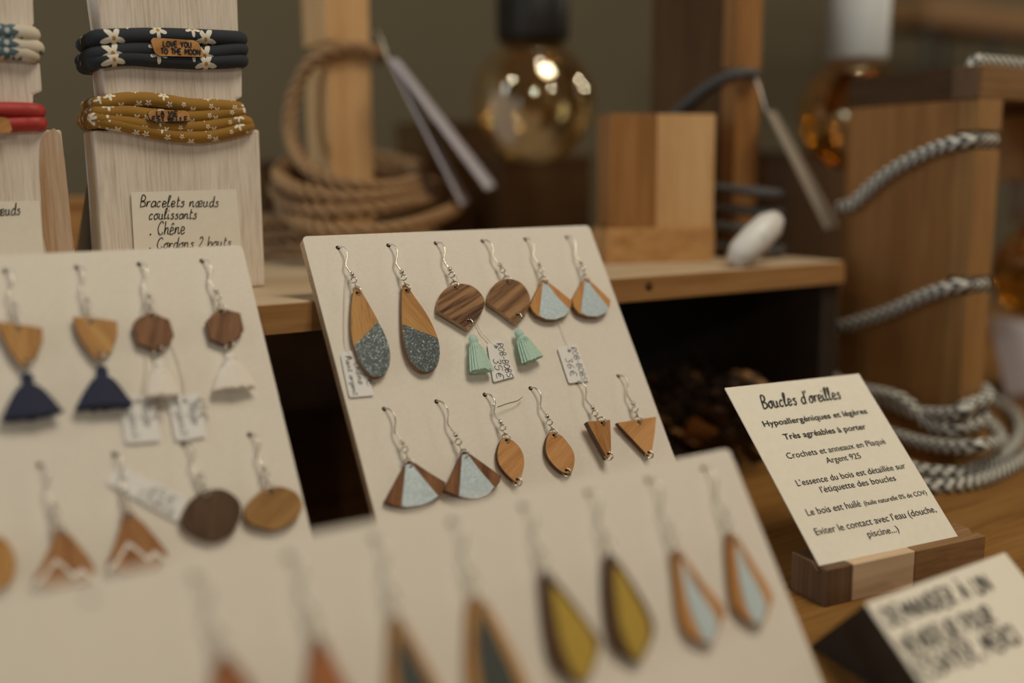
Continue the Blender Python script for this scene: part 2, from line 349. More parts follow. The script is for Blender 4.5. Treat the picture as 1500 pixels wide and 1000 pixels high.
# ------------------------------------------------------------------ writing
G = {  # single-stroke hand lettering: width | strokes
'a': '5.5|5,4 3,5 1,4 0,2 1,0 3,0 5,2 5,5 5,1 6,0', 'b': '5|0,10 0,0 1,4 3,5 5,3 4,0 1,0', 'c': '5.2|4,4 3,5 1,4 0,2 1,0 3,0 4,1',
'd': '5.5|5,4 3,5 1,4 0,2 1,0 3,0 5,3 5,10 5,1 6,0', 'e': '5|0,2 4,3 4,4 3,5 1,5 0,2 1,0 3,0 5,1', 'h': '5.5|0,10 0,0 1,4 3,5 4,4 4,1 6,0',
'i': '2.5|0,5 0,1 1,0 2,1|0,7.5 .5,8', 'l': '3|0,2 2,8 2,10 1,10 0,8 0,1 1,0 3,1', 'n': '6|0,5 0,0 1,4 3,5 4,4 4,1 5,0 6,1', 'o': '5.5|3,5 1,4 0,2 1,0 3,0 5,2 4,4 3,5 6,5',
'p': '5|0,5 0,-5 0,2 1,4 3,5 5,3 4,0 1,0', 'r': '4|0,5 0,0 1,4 3,5 4,4', 's': '4.5|4,4 3,5 1,4 2,3 4,2 3,0 1,0 0,1', 't': '4|1,9 1,1 2,0 4,1|0,6 4,6',
'u': '6|0,5 0,1 1,0 3,0 4,2 4,5 4,1 6,0', 'g': '5.5|5,4 3,5 1,4 0,2 1,0 3,0 5,2 5,5 5,-3 3,-4 1,-3', 'm': '8|0,5 0,0 1,4 2,5 3,4 3,0 4,4 5,5 6,4 6,1 8,0', 'y': '5|0,5 0,2 2,1 4,2 4,5 4,-3 2,-4 0,-3',
'v': '5|0,5 2,0 4,5', 'œ': '9|3,5 1,4 0,2 1,0 3,0 4,2 3,5|4,2 8,3 7,5 5,5 4,2 5,0 7,0 9,1', 'ê': '5|0,2 4,3 4,4 3,5 1,5 0,2 1,0 3,0 5,1|1,7 2.5,8.5 4,7',
'A': '7|0,0 3,10 6,0|1,4 5,4', 'À': '7|0,0 3,10 6,0|1,4 5,4|1.5,13 3,11.5', 'B': '6|0,0 0,10 4,9.5 4,6 0,5 5,4 5,.7 0,0', 'C': '7|6,8 4,10 1,8 0,4 2,0 5,0 6,2', 'D': '7|0,0 0,10 4,9 6,5 4,1 0,0',
'E': '6|5,10 0,10 0,0 5,0|0,5 4,5', 'H': '7|0,0 0,10|6,0 6,10|0,5 6,5', 'I': '2|0,0 0,10', 'K': '6|0,0 0,10|5,10 0,5 5,0', 'L': '6|0,10 0,0 5,0', 'M': '8|0,0 1,10 4,3 7,10 8,0', 'N': '7|0,0 0,10 6,0 6,10',
'O': '7|3,10 0,7 0,3 3,0 6,3 6,7 3,10', 'P': '6|0,0 0,10 5,9 5,5 0,4', 'R': '6|0,0 0,10 5,9 4.5,5.5 0,5 5,0', 'S': '6|5,9 3,10 0,8 1,6 5,4 5,1 2,0 0,1', 'T': '6|0,10 6,10|3,10 3,0', 'U': '7|0,10 0,2 3,0 6,2 6,10',
'V': '7|0,10 3,0 6,10', 'Y': '7|0,10 3,5 6,10|3,5 3,0', '3': '5|0,9 3,10 4,8 2,5.5 4,4 4,1 2,0 0,1', '5': '5|4,10 0,10 0,6 3,6 4,3 3,0 0,1', '4': '5|3,0 3,10 0,3 5,3', '6': '5|4,10 1,7 0,3 2,0 4,2 3,5 0,4', '2': '5|0,8 2,10 4,8 3,5 0,0 5,0',
'€': '6|6,9 3,10 1,7 1,3 3,0 6,1|0,6 4,6|0,4 4,4', ',': '2|1,1 0,-2', '.': '2.5|0,0 1,1 1,0 0,1', "'": '2|1,10 .5,8', '-': '5|0,4.5 4,4.5', ' ': '4|'}
def hand(fr, text, a, b, cap, wd, wz, slant=.12, jit=.25):
    """hand lettering between two points (local metres) on a plane, as flat pen strokes"""
    a = Vector((*a, 0)); b = Vector((*b, 0)); ex = (b-a).normalized(); ey = Vector((-ex.y, ex.x, 0))
    pen = 0; strokes = []
    for ch in text:
        wdt, _, st = G[ch].partition('|')
        for s in st.split('|'):
            if not s: continue
            P = [tuple(map(float, q.split(','))) for q in s.split()]
            strokes.append([(pen+x+random.uniform(-jit, jit), y+random.uniform(-jit, jit)) for x, y in P])
        pen += float(wdt)+1.6
    sx = (b-a).length/max(pen-1.6, 1); sy = cap/10; bm = bmesh.new()
    for S in strokes:
        P = [a+ex*(x*sx+y*slant*sy)+ey*(y*sy) for x, y in S]
        if len(P) > 2: P = catmull(P, False, 3)
        prev = None
        for i, p in enumerate(P):
            t = P[min(i+1, len(P)-1)]-P[max(i-1, 0)]
            n = Vector((-t.y, t.x, 0)).normalized()*wd*.5*random.uniform(.8, 1.15)
            v = (bm.verts.new(fr.pt(p.x+n.x, p.y+n.y, wz)), bm.verts.new(fr.pt(p.x-n.x, p.y-n.y, wz)))
            if prev: bm.faces.new((prev[0], prev[1], v[1], v[0]))
            prev = v
    return bm_mesh(bm)
def printed(fr, text, a, b, cap, wz, bold=0):
    c = bpy.data.curves.new('t', 'FONT'); c.body = text; c.size = 1; c.offset = bold; c.resolution_u = 3
    o = bpy.data.objects.new('t', c); COL.objects.link(o)
    bpy.context.view_layer.update()
    me = bpy.data.meshes.new_from_object(o.evaluated_get(bpy.context.evaluated_depsgraph_get()))
    bpy.data.objects.remove(o)
    x0 = min(v.co.x for v in me.vertices); x1 = max(v.co.x for v in me.vertices)
    a = Vector(a); b = Vector(b); ex = (b-a).normalized(); ey = Vector((-ex.y, ex.x)); k = (b-a).length/(x1-x0); sy = cap/.73
    for v in me.vertices:
        p = a+ex*((v.co.x-x0)*k)+ey*(v.co.y*sy); v.co = fr.pt(p.x, p.y, wz)
    return me

# ------------------------------------------------------------------ setting
wallm = plain('grey_wall_paint', (.14, .113, .066), .9, 0, .06, 3)
floorm = wood('floor_boards', (.10, .06, .035), (.15, .09, .05), (.2, .12, .07), 'x', .1)
YW = 1.25
struct(link('floor', boxes_mesh([(-2.5, 4.5, -2.5, YW, -.05, 0)], 0), floorm))
struct(link('wall_back', boxes_mesh([(-2.5, 4.5, YW, YW+.1, 0, 2.6)], 0), wallm))

# table: two wide oak boards and four legs
t = thing('display_table', 'oak table with open grain carrying the shelf, cards and earring boards', 'table', (.3, .45, 0))
link('table_top', boxes_mesh([(-.7, 1.25, -.15, 1.1, ZT-.03, ZT)], .002), M_table, t)
for lx in (-.62, 1.17):
    for ly in (-.07, 1.02): link('leg', boxes_mesh([(lx-.03, lx+.03, ly-.03, ly+.03, 0, ZT-.03)], .003), M_table, t)

# riser shelf on the table
YS = .3927; SH = .0129
t = thing('riser_shelf', 'low pine riser shelf with a dark hollow underneath, standing on the table', 'shelf', (.1, .58, ZT))
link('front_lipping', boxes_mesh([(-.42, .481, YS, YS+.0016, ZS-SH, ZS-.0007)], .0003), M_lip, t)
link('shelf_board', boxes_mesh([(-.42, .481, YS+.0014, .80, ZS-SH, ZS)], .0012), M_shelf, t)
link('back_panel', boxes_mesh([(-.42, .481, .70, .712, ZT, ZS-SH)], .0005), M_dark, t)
for sx in (-.42, .467): link('side_panel', boxes_mesh([(sx, sx+.014, YS+.004, .70, ZT, ZS-SH)], .0005), M_shade, t)  # panels coloured near-black, the shade of the hollow put into them
kp = at_y(951, 419, YS-.0002)
link('wood_knot', lathe([(0, .0006), (.0026, .0004), (.0032, -.001)], kp+Vector((0, .0006, 0)), Vector((0, -1, 0)), 14), M_mid, t)

# ------------------------------------------------------------------ earring boards
LEAN = rad(32.7); UB = Vector((0, math.sin(LEAN), math.cos(LEAN))); XB = Vector((1, 0, 0))
P0 = at_d(638, 357, .45)
FB = Frame((0, P0.y, P0.z), XB, UB)             # the back row of boards
LEAN3 = rad(33.5); P3 = at_d(1018, 688, .335)
FF = Frame((0, P3.y, P3.z), XB, Vector((0, math.sin(LEAN3), math.cos(LEAN3))))
TB = .0045
def board(fr, x0, x1, v1, rows, name_label, prop=False):
    v0 = (ZT-fr.O.z)/fr.U.z + TB*fr.N.z/fr.U.z
    me = plate(fr, rrect(x0, x1, v0, v1, .0022), -TB, 0, [(hx, hv, .00105) for hx, hv in rows])
    o = thing('earring_board', name_label, 'board', fr.pt((x0+x1)/2, v0, 0))
    link('panel', me, [M_board, M_ply], o)
    if prop:                                      # rear foot that holds the board at its slant
        xm = (x0+x1)/2; top = fr.pt(xm, v1-.012, -TB)
        foot = Vector((xm, top.y+.035, ZT))
        P = [top, foot]; dz = Vector((.03, 0, 0))
        bm = bmesh.new(); th = Vector((0, .003, 0))
        vs = [bm.verts.new(q+s*dz*.5+k*th) for q in P for s in (-1, 1) for k in (0, 1)]
        bmesh.ops.convex_hull(bm, input=vs); link('rear_foot', bm_mesh(bm), M_board, o)
    return o
midh = [.1646, .1883, .2118, .2363, .2600, .2842]; midh2 = [.1654, .1893, .2127, .2362, .2608, .2853]
lefth = [-.0115, .0125, .0365, .0603, .0826, .1064]; lefth2 = [-.0105, .0135, .0379, .0617, .0852, .1095]
fronth = [.2280-.0243*k for k in range(12)]
board(FB, .1500, .3003, .0065, [(x, .0003) for x in midh]+[(x, -.0744) for x in midh2], 'cream slanted board holding teardrop, tasselled and fan earrings, against the pine shelf')
board(FB, -.0265, .1238, .0036, [(x, -.0029) for x in lefth]+[(x, -.0771) for x in lefth2], 'cream slanted board holding navy and white tassel earrings, left of the others')
board(FF, .2425-.36, .2425, .0050, [(x, 0) for x in fronth], 'wide cream board in the foreground holding long gold, teal and pale blue drops', True)

def ringpart(fr, x, v, w, R, parent, edge=False, tw=0):
    c = fr.pt(x, v, w); a = fr.U; b = (fr.N*math.cos(tw)+fr.X*math.sin(tw))
    link('ring', tube(ring_pts(c, a, b, R), .00032, 6, True), M_silver, parent)
def hook(fr, hole, top, w, parent):
    """fish-hook ear wire with bead, loop and jump rings from the drilled hole to the pendant"""
    (hx, hv), (tx, tv) = hole, top; dx, dv = tx-hx, tv-hv; sx = .0011
    def q(t, ox, ww): return fr.pt(hx+dx*t+ox, hv+dv*t, ww)
    P = [fr.pt(hx-.0001, hv+.0001, -.004), fr.pt(hx, hv, .0004), q(.05, .0011, .0022), q(.16, .0017, .0031), q(.28, .0010, .0030), q(.42, -.0006, .0028), q(.52, -.0002, .0030), q(.60, .0003, .0032)]
    link('hook', tube(catmull(P, False, 4), .00036, 6), M_silver, parent)
    d = (q(1, 0, w)-q(0, 0, w)).normalized(); c = q(.63, .0004, .0034)
    link('bead', lathe([(0, -.0011), (.0007, -.0009), (.0011, 0), (.0007, .0009), (0, .0011)], c, d, 10), M_silver, parent)
    ringpart(fr, hx+dx*.75+.0003, hv+dv*.75, .0036, .00125, parent, tw=.9)
    ringpart(fr, hx+dx*.86, hv+dv*.86, .0039, .00115, parent, tw=-.5)
    ringpart(fr, tx, tv+.0009, w+.0002, .0018, parent, tw=1.0)
def tassel(fr, top, bot, wid, w, mat, parent, neck=.0019):
    """thread tassel: bound head and a ridged fanned skirt, one continuous surface"""
    a = Vector(top); b = Vector(bot); ax = (b-a); Lg = ax.length; ax.normalize(); sd = Vector((ax.y, -ax.x)); bm = bmesh.new(); rings = []; n = 40
    prof = [(0, .5), (.05, .95), (.16, 1.1), (.22, 1.0), (.25, .95), (.28, 1.2)]
    k0 = neck
    for tt, rr in prof: rings.append((tt, rr*k0, .0))
    for i in range(1, 8):
        t = i/7; rings.append((.28+.72*t, k0*1.2+(wid/2-k0*1.2)*t**.8, .15))
    rings.append((1.0, wid/2*.8, .15)); vs = []
    rnd = [random.uniform(-1, 1) for _ in range(n)]
    for tt, rr, am in rings:
        ring = []
        for k in range(n):
            th = 2*math.pi*k/n; rk = rr*(1+am*((.9 if k % 2 else -1.3)+.5*rnd[(k*7) % n]))
            q = a+ax*(Lg*tt+(rnd[k]*.0006 if tt > .9 else 0))+sd*(rk*math.cos(th))
            dep = min(rk, .0028)*math.sin(th)
            ring.append(bm.verts.new(fr.pt(q.x, q.y, w+dep)))
        vs.append(ring)
    for A, B in zip(vs, vs[1:]):
        for k in range(n): bm.faces.new((A[k], A[(k+1) % n], B[(k+1) % n], B[k]))
    bm.faces.new(vs[0]); bm.faces.new(vs[-1])
    return link('tassel', bm_mesh(bm, False), mat, parent)
def earring(fr, hole, tip, outline, label, wmat, edge=W_edge, paint=None, pmat=None, w=.0034, th=.0022, smooth=False, group=None, bottom=None, tass=None, n=3, pdark=None):
    """outline/paint/tip in photograph pixels, read onto the board's own plane and kept there in metres"""
    hx, hv = hole; o = thing('earring', label, 'earring', fr.pt(hx, hv, 0), group)
    ol = fr.pxs(outline, w); tp = fr.px(*tip, w)
    if smooth: ol = smooth2(ol, n)
    tp = fit_hole(ol, tp, .0007); holes = [tp]
    if bottom: holes.append(fit_hole(ol, fr.px(*bottom, w), .0007))
    pn = link('pendant', plate(fr, ol, w-th, w, [(h[0], h[1], .0007) for h in holes]), [wmat, edge], o)
    if paint:
        pl = fr.pxs(paint, w)
        link('painted_panel', plate(fr, pl, w-.0002, w+.00025), [pmat, pmat], pn)
    hook(fr, hole, tp, w, o)
    if bottom: ringpart(fr, holes[1][0], holes[1][1]-.0012, w, .0017, o, tw=1.1)
    if tass:
        (ta, tb, wid, tm) = tass; tassel(fr, fr.px(*ta, w), fr.px(*tb, w), wid, w+.0004, tm, o)
    return o
def crop(ox, oy, k, pts): return [(ox+a/k, oy+b/k) for a, b in pts]
def sample_line(P, q0, q1):
    """the part of a closed outline between the points nearest q0 and q1, walking forward"""
    i = min(range(len(P)), key=lambda k: (P[k][0]-q0[0])**2+(P[k][1]-q0[1])**2); j = min(range(len(P)), key=lambda k: (P[k][0]-q1[0])**2+(P[k][1]-q1[1])**2)
    out = [P[i]]
    while i != j: i = (i+1) % len(P); out.append(P[i])
    return out
def fit_hole(ol, p, r):
    """moves a drilled hole inwards until it clears the outline"""
    c = Vector((sum(q[0] for q in ol)/len(ol), sum(q[1] for q in ol)/len(ol))); p = Vector(p)
    def ok(p):
        ins = False; dm = 9
        for i in range(len(ol)):
            a, b = Vector(ol[i-1]), Vector(ol[i])
            if (a.y > p.y) != (b.y > p.y) and p.x < (b.x-a.x)*(p.y-a.y)/(b.y-a.y)+a.x: ins = not ins
            t = max(0, min(1, (p-a).dot(b-a)/max((b-a).length_squared, 1e-12))); dm = min(dm, (p-a-(b-a)*t).length)
        return ins and dm > r+.00035
    for _ in range(60):
        if ok(p): break
        p = p+(c-p)*.05
    return (p.x, p.y)
def inset(P, f):
    cx = sum(p[0] for p in P)/len(P); cy = sum(p[1] for p in P)/len(P)
    return [(cx+(x-cx)*f, cy+(y-cy)*f) for x, y in P]

c7 = lambda P: crop(440, 320, 3.332, P)
c8 = lambda P: crop(620, 320, 3.333, P)
cA = lambda P: crop(520, 540, 3.846, P)
cB = lambda P: crop(740, 520, 4.165, P)
cL = lambda P: crop(0, 360, 3.126, P)
cM = lambda P: crop(0, 600, 2.5, P)
cR = lambda P: crop(740, 640, 2.778, P)
cT = lambda P: crop(460, 700, 3.333, P)
one = lambda f, a, b: f([(a, b)])[0]

# --- upper row of the middle board
o1 = smooth2(c7([(265, 342), (290, 345), (330, 410), (380, 500), (420, 585), (438, 660), (430, 730), (395, 768), (350, 768), (300, 720), (268, 640), (250, 560), (248, 460), (255, 380)]))
p1 = sample_line(o1, one(c7, 382, 508), one(c7, 262, 612))
earring(FB, (midh[0], .0003), one(c7, 277, 362), o1, 'oak teardrop earring with dark glitter end, leftmost in the upper row', W_oak, W_edge, inset(p1, .985), M_teal)
o2 = smooth2(c7([(500, 330), (522, 330), (560, 385), (610, 455), (650, 530), (675, 600), (680, 670), (660, 730), (620, 748), (580, 738), (535, 690), (508, 620), (498, 540), (495, 430), (497, 360)]))
p2 = sample_line(o2, one(c7, 665, 577), one(c7, 502, 512))
earring(FB, (midh[1], .0003), one(c7, 518, 350), o2, 'oak teardrop earring with dark glitter end, beside the striped walnut disc', W_oak2, W_edge, inset(p2, .985), M_teal)
o3 = smooth2(c8([(70, 450), (70, 415), (85, 370), (120, 335), (175, 317), (240, 330), (285, 370), (300, 410), (287, 455), (255, 500), (225, 540), (214, 537), (170, 510), (120, 480), (76, 454)]), 3)
earring(FB, (midh[2], .0003), one(c8, 155, 335), o3, 'dark striped zebrano disc earring with a mint tassel over a price tag', W_zeb, W_edgel, bottom=one(c8, 219, 497), tass=(one(c8, 236, 572), one(c8, 283, 748), .0105, M_mint))
o4 = smooth2(c8([(315, 405), (330, 345), (370, 305), (420, 293), (480, 315), (515, 365), (522, 410), (505, 455), (458, 508), (448, 507), (400, 470), (345, 430)]), 3)
earring(FB, (midh[3], .0003), one(c8, 410, 308), o4, 'paler brown wood disc earring with a mint tassel, right of the striped one', W_zeb2, W_edgel, bottom=one(c8, 458, 468), tass=(one(c8, 456, 545), one(c8, 532, 692), .0108, M_mint))
o5 = c8([(585, 294), (600, 303), (660, 348), (726, 402), (722, 430), (712, 452), (690, 478), (645, 495), (600, 493), (560, 475), (535, 450), (521, 425), (545, 372)])
p5 = c8([(583, 312), (598, 314), (660, 390), (714, 446), (690, 476), (645, 493), (600, 491), (566, 474)])
earring(FB, (midh[4], .0003), one(c8, 588, 305), o5, 'pale blue glitter fan earring in orange wood above the second tag', W_ora, W_edge, p5, M_blue)
o6 = c8([(790, 286), (806, 296), (860, 345), (914, 398), (910, 432), (890, 464), (850, 480), (800, 478), (760, 460), (735, 430), (728, 396), (755, 345)])
p6 = c8([(788, 303), (802, 305), (850, 370), (905, 436), (888, 462), (850, 478), (803, 476), (769, 458)])
earring(FB, (midh[5], .0003), one(c8, 793, 297), o6, 'pale blue glitter fan earring at the right end of the upper row', W_ora, W_edge, p6, M_blue)
# --- lower row
o7 = cA([(300, 515), (330, 525), (420, 585), (512, 640), (500, 690), (465, 725), (430, 747), (370, 770), (290, 779), (215, 767), (168, 747), (205, 680), (265, 570)])
p7 = cA([(285, 540), (322, 540), (395, 630), (467, 717), (430, 745), (370, 768), (290, 777), (262, 773)])
earring(FB, (midh2[0], -.0744), one(cA, 299, 530), o7, 'wide walnut and pale blue fan earring, leftmost in the lower row', W_wal, W_edged, p7, M_blue, w=.0026)
o8 = cA([(612, 463), (640, 473), (720, 530), (824, 605), (815, 640), (785, 680), (750, 710), (700, 727), (650, 730), (600, 722), (550, 702), (503, 683), (540, 610), (590, 500)])
p8 = cA([(602, 486), (632, 480), (700, 570), (783, 666), (750, 707), (700, 725), (650, 728), (586, 716)])
earring(FB, (midh2[1], -.0744), one(cA, 615, 484), o8, 'wide walnut and pale blue fan earring, beside the first cherry leaf', W_wal, W_edged, p8, M_blue, w=.0044)
o9 = smooth2(cA([(850, 385), (890, 405), (930, 445), (953, 505), (948, 570), (928, 632), (905, 635), (855, 592), (815, 540), (803, 480), (815, 420), (835, 392)]), 3)
earring(FB, (midh2[2], -.0744), one(cA, 853, 402), o9, 'cherry wood leaf earring with a curved wire beside its hook', W_cherry, W_edged, bottom=one(cA, 912, 622))
o10 = smooth2(cB([(285, 466), (300, 468), (345, 492), (390, 545), (420, 600), (422, 660), (408, 712), (385, 722), (345, 710), (300, 672), (262, 622), (247, 570), (255, 510), (270, 480)]), 3)
earring(FB, (midh2[3], -.0744), one(cB, 296, 488), o10, 'cherry wood leaf earring between the other leaf and the narrow wedge', W_cherry, W_edged, bottom=one(cB, 372, 700))
o11 = cB([(500, 405), (640, 394), (645, 500), (646, 602), (628, 630), (618, 622), (560, 515)])
earring(FB, (midh2[4], -.0744), one(cB, 590, 408), o11, 'narrow dark cherry wedge earring seen turned sideways', W_cherryd, W_edged, bottom=one(cB, 632, 612), w=.006, th=.003)
o12 = cB([(683, 412), (800, 394), (922, 375), (912, 480), (893, 600), (880, 612), (865, 606), (780, 515)])
earring(FB, (midh2[5], -.0744), one(cB, 810, 398), o12, 'pale cherry triangle earring at the right end of the lower row', W_cherry, W_edged, bottom=one(cB, 874, 592))
# loose wire beside the first leaf
o = thing('loose_thread', 'thin curved silver thread looped on the hook of the cherry leaf earring', 'thread', FB.pt(midh2[2], -.078, .003))
link('strand', tube(catmull([FB.pt(*FB.px(*q, ww), ww) for q, ww in ((one(cA, 772, 205), .003), (one(cA, 800, 215), .004), (one(cA, 860, 195), .0035), (one(cA, 915, 180), .003), (one(cA, 945, 158), .002))], False, 5), .00022, 6), M_silver, o)

# --- left board
vl1, vl2 = -.0029, -.0771
oL = cL([(-18, 345), (80, 356), (195, 375), (197, 430), (165, 505), (128, 548), (98, 548), (50, 485), (5, 400)])
earring(FB, (lefth[2], vl1), one(cL, 78, 372), oL, 'oak shield earring with a navy tassel at the far left edge', W_oak, W_edged, bottom=one(cL, 118, 528), tass=(one(cL, 120, 585), one(cL, 150, 785), .0168, M_navy), smooth=False, w=.0036)
oL = cL([(336, 323), (430, 330), (537, 345), (537, 415), (507, 482), (465, 518), (435, 512), (385, 452), (350, 390)])
earring(FB, (lefth[3], vl1), one(cL, 410, 345), oL, 'pale oak shield earring with a navy tassel, beside the first hexagon', W_oak2, W_edged, bottom=one(cL, 450, 495), tass=(one(cL, 462, 552), one(cL, 482, 742), .0168, M_navy))
oL = cL([(608, 360), (625, 335), (690, 302), (775, 338), (797, 410), (770, 455), (730, 482), (632, 445)])
earring(FB, (lefth[4], vl1), one(cL, 690, 320), oL, 'walnut hexagon earring with a white tassel hanging over two tags', W_wal, W_edged, bottom=one(cL, 722, 462), tass=(one(cL, 728, 525), one(cL, 745, 690), .011, M_white))
oL = cL([(943, 345), (1005, 283), (1100, 308), (1117, 385), (1060, 450), (1045, 457), (965, 425)])
earring(FB, (lefth[5], vl1), one(cL, 1012, 300), oL, 'walnut hexagon earring with a white tassel at the right board edge', W_wal, W_edged, bottom=one(cL, 1048, 440), tass=(one(cL, 1050, 495), one(cL, 1078, 655), .0145, M_white))
def mountain(hole, tip, ol, zig, label):
    e = earring(FB, hole, tip, ol, label, W_mah2, W_edged)
    pn = [c for c in e.children if c.name.startswith('pendant')][0]
    z = FB.pxs(zig, .0034); bm = bmesh.new(); prev = None
    for x, v in z:
        vs = (bm.verts.new(FB.pt(x, v+.0008, .00365)), bm.verts.new(FB.pt(x, v-.0008, .00365)))
        if prev: bm.faces.new((prev[0], prev[1], vs[1], vs[0]))
        prev = vs
    link('painted_zigzag', bm_mesh(bm), M_zig, pn)
    return e
W_mah2 = pwood('earring_brown_wood', (.24, .105, .04), (.34, .16, .06), (.42, .21, .085), 0, .5)
mountain((lefth2[2], vl2), one(cM, 215, 445), cM([(205, 432), (225, 432), (272, 475), (325, 540), (352, 590), (318, 635), (210, 655), (118, 630), (150, 570), (190, 490)]), cM([(128, 640), (158, 615), (205, 553), (235, 575), (268, 608), (300, 588), (318, 600), (345, 618)]), 'brown triangle earring with white mountain zigzag, left of its twin')
mountain((lefth2[3], vl2), one(cM, 470, 390), cM([(458, 373), (478, 373), (530, 418), (588, 488), (616, 528), (575, 580), (470, 600), (388, 575), (415, 510), (440, 430)]), cM([(398, 585), (425, 560), (470, 490), (500, 512), (540, 547), (566, 524), (585, 535), (610, 552)]), 'brown triangle earring with white mountain zigzag, under a slanted tag')
oL = smooth2(cM([(663, 405), (690, 340), (745, 300), (810, 290), (862, 318), (884, 360), (870, 422), (832, 462), (775, 478), (700, 448)]), 3)
earring(FB, (lefth2[4], vl2), one(cM, 752, 310), oL, 'nearly black walnut disc earring low on the left board', W_dkwal, W_edged)
oL = smooth2(cM([(898, 355), (950, 302), (1010, 280), (1080, 300), (1107, 350), (1082, 402), (1020, 437), (950, 430), (903, 402)]), 3)
earring(FB, (lefth2[5], vl2), one(cM, 985, 292), oL, 'golden brown wood disc earring right of the nearly black one', W_gold, W_edged)
oL = smooth2([(-45, 800), (-20, 785), (5, 788), (22, 815), (20, 845), (0, 862), (-30, 860), (-50, 835)], 3)
earring(FB, (lefth2[1], vl2), (-12, 795), oL, 'tan wood disc earring cut off by the left picture edge', W_oak, W_edgel)

# --- front board: long two-tone drops
def drop(k, ol, paint, label, wm, pm, edge=W_edge):
    ol = smooth2(ol, 3); tip = (ol[0][0]*.5+ol[3][0]*.5, ol[0][1]+9)
    earring(FF, (fronth[k], 0), tip, ol, label, wm, edge, smooth2(paint, 3) if paint else None, pm, w=.0032)
drop(0, cR([(905, 402), (942, 405), (1010, 510), (1087, 640), (1078, 695), (1052, 752), (1010, 757), (938, 692), (918, 600)]), cR([(940, 440), (985, 530), (1040, 630), (1062, 690), (1045, 748), (1012, 752), (975, 672), (950, 560)]), 'orange wood drop earring with pale blue centre at the right board end', W_ora, M_bluep)
drop(1, cR([(685, 468), (720, 472), (805, 590), (893, 700), (875, 765), (850, 832), (808, 835), (738, 790), (708, 700), (695, 580)]), cR([(715, 505), (770, 600), (835, 695), (865, 762), (842, 828), (812, 830), (770, 745), (735, 640)]), 'orange wood drop earring with pale blue centre next to a gold drop', W_ora, M_bluep)
drop(2, cR([(410, 486), (448, 490), (512, 580), (578, 690), (607, 780), (582, 860), (545, 914), (500, 892), (436, 832), (412, 700), (405, 580)]), cR([(448, 525), (510, 615), (565, 715), (588, 790), (570, 860), (543, 910), (505, 865), (468, 765), (450, 640)]), 'dark walnut drop earring with gold centre next to a pale blue drop', W_dkwal, M_gold, W_edged)
drop(3, cR([(150, 556), (185, 560), (262, 650), (350, 770), (388, 830), (373, 900), (348, 972), (310, 994), (258, 972), (202, 920), (172, 820), (155, 680)]), cR([(192, 605), (265, 685), (342, 785), (370, 850), (362, 905), (342, 965), (310, 989), (270, 945), (228, 835), (200, 700)]), 'dark walnut drop earring with gold centre next to a teal drop', W_dkwal, M_gold, W_edged)
drop(4, cT([(762, 596), (830, 598), (920, 740), (1012, 930), (1052, 1050), (1022, 1150), (950, 1205), (868, 1182), (788, 1080), (752, 940), (752, 760)]), cT([(810, 640), (838, 680), (895, 790), (970, 950), (1000, 1050), (980, 1140), (945, 1180), (890, 1160), (830, 1060), (800, 920), (790, 760)]), 'long brown drop earring with dark teal centre next to a gold drop', W_oak2, M_tealp)
drop(5, cT([(382, 694), (430, 696), (522, 850), (602, 1000), (642, 1100), (620, 1200), (560, 1262), (478, 1250), (398, 1150), (366, 1000), (372, 850)]), cT([(415, 740), (440, 780), (500, 890), (570, 1020), (600, 1100), (580, 1190), (550, 1235), (495, 1220), (435, 1130), (410, 1000), (400, 850)]), 'long brown drop earring with dark teal centre next to a red brown drop', W_oak2, M_tealp)
drop(6, cT([(0, 800), (55, 810), (140, 970), (215, 1120), (170, 1220), (70, 1250), (-20, 1160), (-30, 1000)]), None, 'long red brown mahogany drop earring left of the teal drops', W_mah, None)
drop(7, [(318, 968), (345, 970), (385, 1030), (412, 1080), (390, 1115), (340, 1115), (312, 1060)], None, 'red brown mahogany drop earring barely above the lower picture edge', W_mah, None)

# ------------------------------------------------------------------ price tags on the earrings
def price_tag(fr, quad, label, lines, tie, ink=M_inkg, w=.0012, cap=.0026):
    q = fr.pxs(quad, w); o = thing('price_tag', label, 'tag', fr.pt(*q[0], 0), None)
    a, b, c, d = [Vector(p) for p in q]
    me = plate(fr, rounded(q, .0009), w-.0003, w, [tuple(a*.40+b*.45+c*.06+d*.09)])
    link('paper', me, [M_tagp, M_tagp], o)
    for text, s0, t0, s1, t1, cp in lines:        # s along the long side a->d, t across a->b
        def bl(s, tt): return a*(1-s)*(1-tt)+b*(1-s)*tt+d*s*(1-tt)+c*s*tt
        link('handwriting', hand(fr, text, bl(s0, t0), bl(s1, t1), cp, .00030, w+.00012), ink, o)
    if tie:
        h = a*.40+b*.45+c*.06+d*.09
        P = [fr.pt(h.x, h.y, w)]+[fr.pt(*fr.px(x, y, ww), ww) for x, y, ww in tie]
        link('thread', tube(catmull(P, False, 5), .00018, 5), M_thread, o)
def rounded(q, r):
    out = []; n = len(q)
    for i in range(n):
        p = Vector(q[i]); a = (Vector(q[i-1])-p).normalized(); b = (Vector(q[(i+1) % n])-p).normalized()
        for t in (0, .3, .7, 1): 
            s = p+a*r*(1-t)+b*r*t; s = s+(p-s)*.35*(1-abs(2*t-1)); out.append((s.x, s.y))
    return out
price_tag(FB, c7([(195, 655), (272, 640), (362, 862), (240, 872)]), 'white price tag half hidden behind the leftmost glitter teardrop', [('35€', .30, .96, .80, .86, .0032), ('Chêne', .26, .60, .74, .52, .0030), ('Paint argent', .10, .22, .96, .17, .0022)],
          [(506, 500, .0014), (505, 470, .0014), (506, 430, .0016), (511, 395, .003), (514, 398, .003)], w=.0010)
